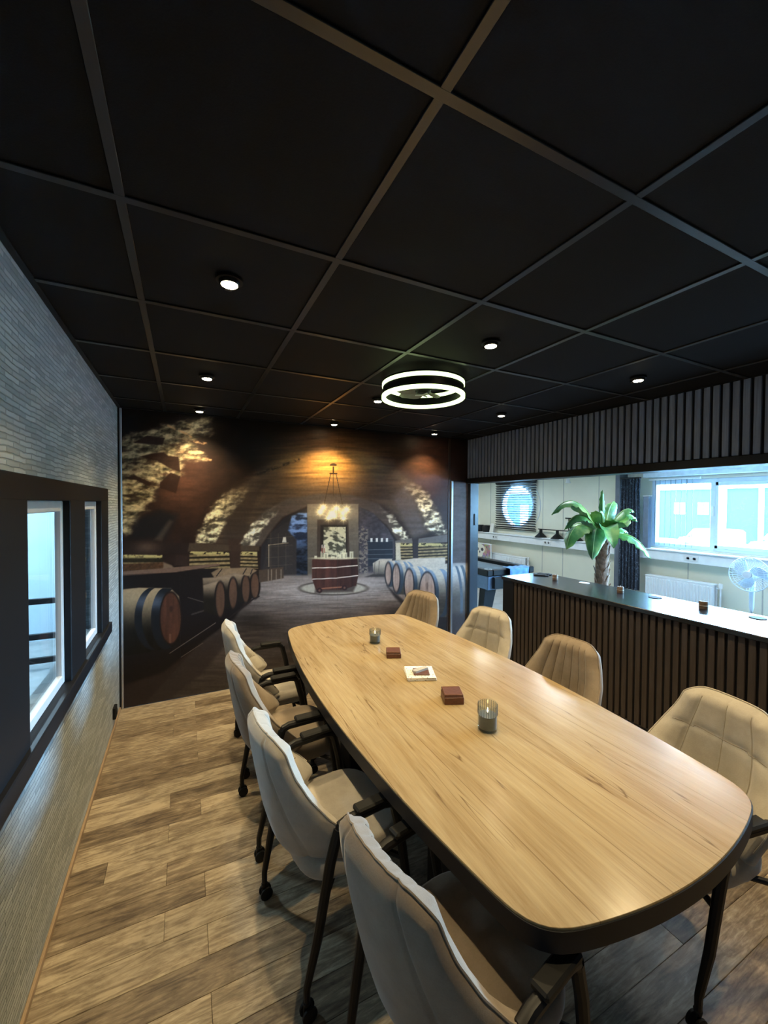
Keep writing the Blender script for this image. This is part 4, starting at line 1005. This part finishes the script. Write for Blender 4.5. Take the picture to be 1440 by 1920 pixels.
for yy in (-.4, 0, .4): MB().tube([(-.022, yy, -.48), (-.022, yy, .48)], .0015, 5).build('cord', M['rubber'], hb)

# vertical blind strips, drawn to the left of the long window
vb = thing('vertical_blind', 'vertical blind strips turned edge-on in the long window', 'blind', (XG - .05, 3.25, 1.68))
MB().rbox(-.02, .02, -.30, .36, .44, .465, .003).build('head_rail', M['white_plastic'], vb, 0)
stm = plain('blind_fabric', (.10, .13, .16), .8)
for yy in (3.524, 3.458, 3.386, 3.315, 3.253, 3.179, 3.113, 3.042):
    o = MB().rbox(-.03, .03, -.002, .002, -.49, .44, .001).build('blind_strip', stm, vb, 0); o.location = (0, yy - 3.25, 0); o.rotation_euler = (0, 0, math.radians(29 + random.uniform(-4, 4)))

# curtain with pleats, and the dark post beside it
def curtain_mat():
    m, N, L, b = new_mat('dark_floral_curtain'); setp(b, rough=.8)
    c = coords(N, L, (1, 1, 1), False); v = N.new('ShaderNodeTexVoronoi'); v.inputs['Scale'].default_value = 26; L.new(c.outputs[0], v.inputs['Vector']); n = noise(N, L, c, 34, 4, .6, 1.5)
    r = ramp(N, [(.44, (.018, .022, .03)), (.56, (.03, .036, .05)), (.62, (.14, .16, .20))]); L.new(n.outputs[0], r.inputs[0]); L.new(r.outputs[0], b.inputs['Base Color']); return m
cu = thing('curtain', 'dark floral curtain gathered beside the long window', 'curtain', (XG - .21, 3.79, 0))
G = []
for i in range(14):
    z = .50 + (2.15 - .50) * i / 13; row = []
    for j in range(49):
        s = j / 48 - .5; row.append((.032 * math.sin(j * 2 * math.pi / 8 + .3 * math.sin(i * .5)) + .006 * math.sin(i * .9 + j), s * (.27 + .03 * (1 - i / 13)), z))
    G.append(row)
MB().sheet(G, [[(.004, 0, 0)] * 49] * 14).build('drape', curtain_mat(), cu, 60)
MB().rbox(-.03, .03, -.145, .145, 2.15, 2.175, .004).build('curtain_rail', M['black_metal'], cu, 0)
bs = thing('blind_stack', 'grey folded panel standing between curtain and long window', 'panel', (XG - .10, 3.585, 1.138))
MB().rbox(-.05, .03, -.03, .05, 0, .75, .006).build('panel', plain('blue_grey_panel', (.14, .17, .22), .4), bs, 0); MB().rbox(-.055, .035, -.034, .054, .75, .765, .003).build('cap', M['white_plastic'], bs, 0)
struct(MB().rbox(XG - .19, XG - .001, 3.965, 4.04, 0, HG - .002, .004).build('trim_8', plain('slate_post', (.10, .115, .14), .5), smooth=0))

# radiators
def radiator(x, y0, y1, z0, z1, label):
    t = thing('radiator', label, 'radiator', (x, (y0 + y1) / 2, z0), 0, 'white panel radiators'); w = (y1 - y0) / 2; hh = z1 - z0
    MB().rbox(-.06, -.02, -w, w, 0, hh, .006).build('front_panel', M['white_paint'], t, 0); MB().rbox(.02, .05, -w, w, 0, hh, .006).build('rear_panel', M['white_paint'], t, 0)
    n = int(2 * w / .038)
    fm_ = MB().rbox(-.07, -.055, -.011, .011, .03, hh - .03, .005).mesh('rib', M['white_paint'])
    for k in range(n): obj('rib', fm_, t, (0, -w + .02 + k * (2 * w - .04) / max(1, n - 1), 0))
    MB().rbox(-.065, .055, -w, w, hh - .012, hh + .006, .004).build('top_grille', M['white_paint'], t, 0)
    MB().tube([(-.0, -w - .01, hh - .05), (0, -w - .05, hh - .05), (0, -w - .05, -z0)], .010, 8).build('pipe', M['white_paint'], t)
    MB().lathe([(0, 0), (.022, 0), (.024, .05), (.018, .06), (0, .06)], (0, -w - .05, hh - .04), 16).build('valve', M['white_plastic'], t)
radiator(XG - .12, 2.72, 3.57, .18, .75, 'white ribbed radiator under the long window')
radiator(XG - .12, 5.90, 6.98, .18, .70, 'white radiator low on the wall behind the pool table')

# banana palm
pl = thing('banana_palm', 'tall artificial banana palm with broad leaves and shaggy trunk', 'plant', (4.68, 3.30, 0))
barkm = plain('shaggy_bark', (.20, .115, .075), .85, var=.5, vscale=30, bmp=.6)
MB().lathe([(0, 0), (.15, 0), (.18, .28), (.17, .30), (.155, .27), (0, .27)], n=28).build('pot', plain('dark_pot', (.03, .03, .035), .5), pl)
MB().lathe([(0, .2), (.07, .2), (.078, .5), (.07, .8), (.072, 1.1), (.062, 1.28), (.045, 1.36), (0, 1.40)], n=20).build('trunk', barkm, pl)
rb = random.Random(3)
for k in range(46):
    a = k * 2.4; z = .32 + k * .0215; r = .072
    c, s = math.cos(a), math.sin(a); w = rb.uniform(.035, .055); hh = rb.uniform(.07, .11); out = rb.uniform(.008, .024)
    G = []
    for i in range(4):
        t = i / 3; row = []
        for j in (-1, 0, 1):
            an = a + j * w * (1 - .75 * t) / r * .8; rr = r + .002 + out * t * t; row.append((rr * math.cos(an), rr * math.sin(an), z + hh * t))
        G.append(row)
    MB().sheet(G, [[(.005 * c, .005 * s, 0)] * 3] * 4).build('bark_scale', barkm, pl)
def leaf_mat():
    m, N, L, b = new_mat('banana_leaf'); setp(b, rough=.38, spec=.5)
    c = coords(N, L, (1, 1, 1)); n = noise(N, L, c, 5, 4); oi = N.new('ShaderNodeObjectInfo')
    r = ramp(N, [(.30, (.028, .105, .028)), (.50, (.085, .25, .055)), (.70, (.34, .46, .11))]); L.new(math_n(N, L, 'ADD', n.outputs[0], math_n(N, L, 'MULTIPLY', math_n(N, L, 'SUBTRACT', oi.outputs['Random'], .5), .16)), r.inputs[0]); L.new(r.outputs[0], b.inputs['Base Color']); return m
lm = leaf_mat(); midm = plain('leaf_rib', (.28, .42, .14), .5)
RH = Vector((.896, -.444, 0)).normalized(); FH = Vector((.444, .896, 0)).normalized()
def leaf(tip, mid, width, depth, droop=.5):
    """tip and mid: (across, up) in metres from the crown; depth: offset away from the viewer side at the tip"""
    p0 = Vector((0, 0, 1.33)); pm = p0 + RH * mid[0] + Vector((0, 0, mid[1])) + FH * depth * .55; pt = p0 + RH * tip[0] + Vector((0, 0, tip[1])) + FH * depth
    n = 16; C = [p0 * (1 - t) ** 2 + (pm * 2 - (p0 + pt) / 2) * 2 * t * (1 - t) + pt * t * t for t in [i / n for i in range(n + 1)]]
    G = []; TH = []; rib = []
    for i in range(n + 1):
        t = i / n; tg = (C[min(i + 1, n)] - C[max(i - 1, 0)]).normalized()
        sd = tg.cross(Vector((0, 0, 1))); sd = sd.normalized() if sd.length > .15 else RH
        if abs(tip[0]) < .25: sd = (sd * .3 + RH * .8).normalized()
        up = sd.cross(tg).normalized()
        w = width * 1.22 * (0.06 if t < .16 else max(.03, math.sin(math.pi * min(1, ((t - .16) / .84) ** .75 * .97 + .03)) ** .6))
        row = []
        for j in range(9):
            s = j / 4 - 1; rip = .012 * math.sin(i * 2.2 + s * 3) * abs(s)
            row.append(tuple(C[i] + sd * s * w - up * (droop * w * abs(s) ** 1.6) + up * rip))
        G.append(row); TH.append([tuple(-up * .0025)] * 9); rib.append(tuple(C[i] + up * .003))
    lf = MB().sheet(G, TH).build('leaf', lm, pl, 80)
    MB().tube(rib, [.011 * (1 - .8 * i / n) for i in range(n + 1)], 6).build('midrib', midm, lf)
for a in (((-.62, .30), (-.32, .46), .115, .05), ((-.56, -.10), (-.36, .18), .12, -.25), ((-.34, -.20), (-.20, .14), .11, -.42), ((.0, .62), (.0, .36), .03, .02), ((-.10, .34), (-.04, .25), .10, -.12, .7), ((.24, .48), (.12, .34), .085, .18),
          ((.46, .22), (.26, .30), .085, .05), ((.44, .04), (.24, .14), .085, .22), ((.42, -.20), (.24, .06), .10, -.28), ((.10, .18), (.06, .14), .10, -.35, .8), ((-.2, .1), (-.14, .18), .09, .42), ((.2, -.02), (.16, .14), .09, .46), ((-.50, .12), (-.28, .30), .11, -.05), ((-.12, -.06), (-.10, .16), .10, -.46), ((.34, .34), (.2, .34), .08, -.08)): leaf(*a)
MB().lathe([(0, 0), (.018, .02), (.022, .05), (.012, .09), (0, .11)], (-.09, -.03, 1.27), 12).build('bud', plain('orange_bud', (.62, .16, .03), .6), pl)

# unseen light panels added under the ceiling to brighten the games room
pm = emis('fill_panel_diffuser', (.92, .97, 1.0), 2.0)
pl_d = bpy.data.lights.new('panel_fill_light', 'AREA'); pl_d.shape = 'SQUARE'; pl_d.size = .55; pl_d.energy = 14; pl_d.color = (.92, .97, 1.0)
for yy, lb in ((.4, 'added fill light panel at the near end of the games room'), (2.2, 'added fill light panel above the fan'), (4.0, 'added fill light panel above the palm'), (5.8, 'added fill light panel above the pool table'), (7.6, 'added fill light panel at the far end of the games room')):
    t = thing('fill_panel', lb, 'fill light', (4.75, yy, HG), 0, 'added fill light panels in the games room')
    fr_ = MB()
    for a in ((-.31, .31, -.31, -.285), (-.31, .31, .285, .31), (-.31, -.285, -.285, .285), (.285, .31, -.285, .285)): fr_.rbox(*a, -.014, 0, .003)
    fr_.build('frame', M['white_plastic'], t, 0); MB().rbox(-.284, .284, -.284, .284, -.010, -.002, .002).build('diffuser', pm, t, 0); obj('panel_fill_light', pl_d, t, (0, 0, -.02))

# pedestal fan
fn = thing('pedestal_fan', 'white pedestal fan with round wire guard by the window wall', 'fan', (5.6, 2.17, 0)); fp = plain('fan_plastic', (.60, .68, .76), .35, var=.03)
MB().lathe([(0, 0), (.20, 0), (.20, .015), (.05, .03), (.03, .05), (0, .05)], n=32).build('base', fp, fn); MB().tube([(0, 0, .03), (0, 0, .62)], .011, 10).build('pole', M['chrome'], fn)
MB().tube([(0, 0, .60), (0, 0, .64), (0, 0, .80), (.02, 0, .93)], [.014, .022, .024, .026], 12).build('column', fp, fn); MB().lathe([(0, -.02), (.04, -.02), (.055, .03), (.045, .10), (.02, .12), (0, .12)], (0, 0, 1.01), 20, 'x').build('motor', fp, fn)
GZ, GR_ = 1.01, .185
g = MB(); g.ring((-.07, 0, GZ), GR_, .005, 48, 6, 'x')
for rr, dx in ((.14, -.10), (.09, -.113), (.045, -.118)): g.ring((dx, 0, GZ), rr, .0015, 36, 5, 'x')
for k in range(40):
    a = 2 * math.pi * k / 40; c, s = math.cos(a), math.sin(a)
    for sx in (-1, 1): g.tube([(-.07 + sx * .05, .04 * c, GZ + .04 * s), (-.07 + sx * .035, .13 * c, GZ + .13 * s), (-.07, GR_ * c, GZ + GR_ * s)], .0013, 4)
g.build('guard', fp, fn); MB().lathe([(0, -.125), (.038, -.123), (.042, -.112), (0, -.112)], (0, 0, GZ), 24, 'x').build('badge', fp, fn)
for k in range(3):
    a = k * 2.094 + .4; G = []
    for i in range(7):
        r = .03 + .125 * i / 6; w = .03 + .035 * math.sin(math.pi * i / 7); G.append([(-.07 + .25 * q * w, r * math.cos(a + .1 * i) - q * w * math.sin(a + .1 * i), GZ + r * math.sin(a + .1 * i) + q * w * math.cos(a + .1 * i)) for q in (-1, -.5, 0, .5, 1)])
    MB().sheet(G, [[(.003, 0, 0)] * 5] * 7).build('blade', plain('fan_blade', (.42, .52, .62), .35), fn)

# pool table
pt = thing('pool_table', 'small pool table with pale blue side and dark splayed legs', 'pool table', (4.18, 5.35, 0))
hx, hy = .44, 1.02; pb = plain('blue_grey_side', (.10, .15, .24), .35)
MB().rbox(-hx + .04, hx - .04, -hy + .04, hy - .04, .56, .76, .01).build('body', pb, pt, 0); MB().rbox(-hx + .09, hx - .09, -hy + .09, hy - .09, .775, .79, .002).build('bed', plain('grey_baize', (.10, .13, .15), .9), pt, 0)
for s in (-1, 1):
    MB().rbox(min(s * hx, s * (hx - .10)), max(s * hx, s * (hx - .10)), -hy, hy, .76, .85, .012).build('rail', M['black'], pt, 0); MB().rbox(-hx + .1, hx - .1, min(s * hy, s * (hy - .10)), max(s * hy, s * (hy - .10)), .76, .849, .012).build('rail', M['black'], pt, 0)
    for q in (-1, 1):
        MB().loops([[(s * (hx - .10) + a * .10 * .6 + s * .06, q * (hy - .15) + c * .05, 0) for a, c in ((-1, -1), (1, -1), (1, 1), (-1, 1))], [(s * (hx - .14) + a * .10, q * (hy - .15) + c * .06, .57) for a, c in ((-1, -1), (1, -1), (1, 1), (-1, 1))]]).build('leg', M['black'], pt, 0)
        MB().ring((s * (hx - .085), q * (hy - .085), .846), .05, .008, 24, 6).build('pocket', M['chrome'], pt)
MB().rbox(-hx + .12, hx - .12, -hy - .006, -hy + .05, .58, .74, .01).build('end_panel', M['black'], pt, 0)
cl = thing('blue_cloth', 'crumpled blue cloth hanging over the end rail of the pool table', 'cloth', (4.27, 4.30, 0)); G = []
for i in range(10):
    t = i / 9; row = []
    for j in range(17):
        s = j / 16 - .5; zz = .862 if t < .3 else .862 - (t - .3) * .32 * (1 - .5 * abs(s)); yy = (.12 - t * .5) if t < .3 else -.03 - .03 * math.sin(j * 1.1) * (t - .3) - .004; row.append((s * .36, yy, zz + .004 * math.sin(j * 1.3)))
    G.append(row)
MB().sheet(G, [[(0, .003, .003)] * 17] * 10).build('drape', plain('blue_fabric', (.10, .24, .52), .6, var=.3, vscale=18), cl, 60)

# painted skull board leaning behind the pool table
def skull_mat():
    m, N, L, b = new_mat('skull_print'); setp(b, rough=.5)
    t = N.new('ShaderNodeTexCoord'); c = N.new('ShaderNodeMapping'); L.new(t.outputs['Object'], c.inputs[0])
    v = N.new('ShaderNodeTexVoronoi'); v.inputs['Scale'].default_value = 16; L.new(c.outputs[0], v.inputs['Vector'])
    h = N.new('ShaderNodeHueSaturation'); h.inputs['Saturation'].default_value = .8; h.inputs['Value'].default_value = .55; L.new(v.outputs['Color'], h.inputs['Color'])
    col = mix(N, L, .35, h.outputs[0], (.45, .16, .10)); sp = N.new('ShaderNodeSeparateXYZ'); L.new(t.outputs['Object'], sp.inputs[0])
    def disc(y, z, ry, rz):
        a = math_n(N, L, 'DIVIDE', math_n(N, L, 'SUBTRACT', sp.outputs[1], y), ry); d = math_n(N, L, 'DIVIDE', math_n(N, L, 'SUBTRACT', sp.outputs[2], z), rz)
        return math_n(N, L, 'LESS_THAN', math_n(N, L, 'ADD', math_n(N, L, 'MULTIPLY', a, a), math_n(N, L, 'MULTIPLY', d, d)), 1.0)
    for (y, z, ry, rz, k) in ((-.02, .21, .17, .11, (.72, .68, .58)), (-.02, .11, .10, .09, (.72, .68, .58)), (.06, .20, .045, .036, (.03, .03, .04)), (-.10, .20, .045, .036, (.03, .03, .04)), (-.02, .14, .018, .025, (.03, .03, .04)), (.07, .25, .02, .014, (.6, .1, .1))): col = mix(N, L, disc(y, z, ry, rz), col, k)
    L.new(col, b.inputs['Base Color']); return m
skb = thing('picture_board', 'colourful painted skull board standing above the pool table', 'picture', (XG - .26, 7.15, .56)); MB().rbox(-.012, .012, -.36, .36, 0, .32, .003).build('print', skull_mat(), skb, 0)
fmb = MB()
for a in ((-.38, .38, -.02, .0), (-.38, .38, .32, .34)): fmb.rbox(-.016, .016, *a, .003)
for a in ((-.38, -.36, 0, .32), (.36, .38, 0, .32)): fmb.rbox(-.016, .016, *a, .003)
fmb.build('frame', M['white_plastic'], skb, 0)
rs = thing('board_stand', 'low white cabinet carrying the painted skull board', 'cabinet', (XG - .28, 7.40, -.004)); MB().rbox(-.15, .10, -.29, .25, .0, .54, .006).build('body', M['white_plastic'], rs, 0); MB().rbox(-.16, -.15, -.16, .15, .03, .50, .003).build('door', M['white_plastic'], rs, 0)

# things standing on the wall duct
ZL = 1.137
for k, (yy, lb) in enumerate(((7.36, 'left one of two black speakers on the wall ledge'), (7.14, 'right one of two black speakers on the wall ledge'))):
    t = thing('speaker', lb, 'speaker', (XG - .08, yy, ZL), 0, 'small black speakers'); MB().lathe([(0, 0), (.075, 0), (.10, .03), (.10, .11), (.08, .15), (0, .155)], n=20).build('body', M['rubber'], t); MB().ring((0, 0, .13), .088, .006, 24, 6).build('rim', M['black_metal'], t)
t = thing('white_card', 'white card standing on the ledge beside the venetian blind', 'card', (XG - .06, 6.965, ZL)); MB().add([(-.04, -.06, 0), (-.04, .06, 0), (.0, .06, .20), (.0, -.06, .20), (.03, -.06, 0), (.03, .06, 0), (-.037, -.06, 0), (-.037, .06, 0)], [(0, 1, 2, 3), (3, 2, 5, 4), (6, 3, 2, 7)]).build('card', M['paper'], t, 0)
bl = thing('billiard_lamp', 'black billiard lamp with three conical shades lying on the ledge', 'lamp', (XG - .09, 5.22, ZL)); MB().tube([(0, -.50, .155), (0, .42, .155)], .009, 8).build('bar', M['black_metal'], bl)
for yy in (.36, -.02, -.42):
    s = MB().lathe([(.115, 0), (.10, .02), (.045, .075), (.028, .09), (.026, .155), (0, .16)], (0, yy, 0), 28).build('shade', M['black_metal'], bl)
ts = thing('cue_rest', 'black T-shaped rest standing on the ledge behind the lamp', 'cue rest', (XG - .014, 5.02, ZL)); MB().tube([(0, 0, 0), (0, 0, .37)], .008, 8).build('stick', M['black_metal'], ts); MB().rbox(-.011, .011, -.075, .075, .37, .392, .006).build('head', M['black_metal'], ts, 0)
sp = thing('ceiling_spot', 'tiny white spotlight hanging from the games room ceiling', 'spotlight', (5.9, 4.815, HG)); MB().tube([(0, 0, 0), (0, 0, -.09)], .008, 8).build('stem', M['black_metal'], sp); MB().lathe([(.018, -.085), (.022, -.10), (.045, -.17), (.04, -.168), (.015, -.10)], n=20).build('shade', M['white_plastic'], sp)

# ------------------------------------------------------------------ outside the windows
GZ0 = -1.66
struct(MB().box(XG + .4, 90, -60, 110, GZ0 - .1, GZ0).build('ground', plain('pale_paving', (.42, .44, .44), .8), smooth=0))
bd = thing('warehouse', 'long teal-clad warehouse across the yard outside the window', 'building', (45, 20, GZ0))
MB().box(0, 8, -60, 60, 0, 5.0).build('wall', plain('teal_cladding', (.024, .095, .090), .9, var=.05, spec=0.), bd, 0); MB().box(-.15, 8.2, -60.2, 60.2, 5.0, 5.25).build('parapet', M['white_paint'], bd, 0)
for yy in (19.6, 16.9, 14.2, 25.6, 30, 37): MB().box(-.14, 0, yy - 20 - .17, yy - 20 + .17, 0, 5.0).build('downpipe', M['white_paint'], bd, 0)
for yy in (23.65, 23.1, 21.55, 21.05):
    w = MB().box(-.06, .0, yy - 20 - .2, yy - 20 + .2, 2.55, 3.7).build('window', M['white_paint'], bd, 0); MB().box(-.07, -.061, yy - 20 - .15, yy - 20 + .15, 2.62, 3.62).build('pane', M['pane'], w, 0)
MB().box(-.08, 0, 23.4, 24.9, 0, 3.4).build('gate', M['white_paint'], bd, 0)
def van(x, y, label):
    t = thing('delivery_van', label, 'van', (x, y, GZ0), math.radians(-12), 'white vans parked in the yard'); vw = plain('white_car_paint', (.82, .84, .85), .3, var=.02); k = .84
    pr = [(-2.1, .35), (2.35, .35), (2.42, .8), (2.2, 1.12), (1.55, 1.25), (.95, 1.95), (.6, 2.03), (-1.8, 2.03), (-2.05, 1.85), (-2.1, 1.2)]
    MB().prism([(u * k, v * k) for u, v in pr], -.92 * k, .92 * k, 'x').build('body', vw, t, 0)
    dk = plain('dark_car_glass', (.03, .06, .07), .1)
    for s in (-1, 1): MB().prism([(u * k, v * k) for u, v in ((.62, 1.22), (1.38, 1.26), (.86, 1.82), (.62, 1.82))], k * s * .925 - .006, k * s * .925 + .006, 'x').build('side_window', dk, t, 0)
    MB().add([(a * k, b_ * k, c * k) for a, b_, c in ((-.8, 1.50, 1.32), (.8, 1.50, 1.32), (.72, 1.02, 1.90), (-.72, 1.02, 1.90), (-.8, 1.52, 1.33), (.8, 1.52, 1.33), (.72, 1.04, 1.91), (-.72, 1.04, 1.91))], [(0, 1, 2, 3), (4, 7, 6, 5), (0, 4, 5, 1), (1, 5, 6, 2), (2, 6, 7, 3), (3, 7, 4, 0)]).build('windscreen', dk, t, 0)
    for s in (-1, 1):
        for yy in (-1.3, 1.55): MB().lathe([(0, -.1), (.3, -.1), (.3, .1), (0, .1)], (s * .7, yy * k, .3), 24, 'x').build('wheel', M['rubber'], t)
        MB().rbox(s * .80 - .07, s * .80 + .07, 1.25 * k, 1.33 * k, 1.18 * k, 1.36 * k, .01).build('mirror', dk, t, 0)
van(35, 16.0, 'white van on the left, windscreen seen beside the blind strips'); van(35.3, 11.7, 'white van on the right, partly cut by the picture edge')
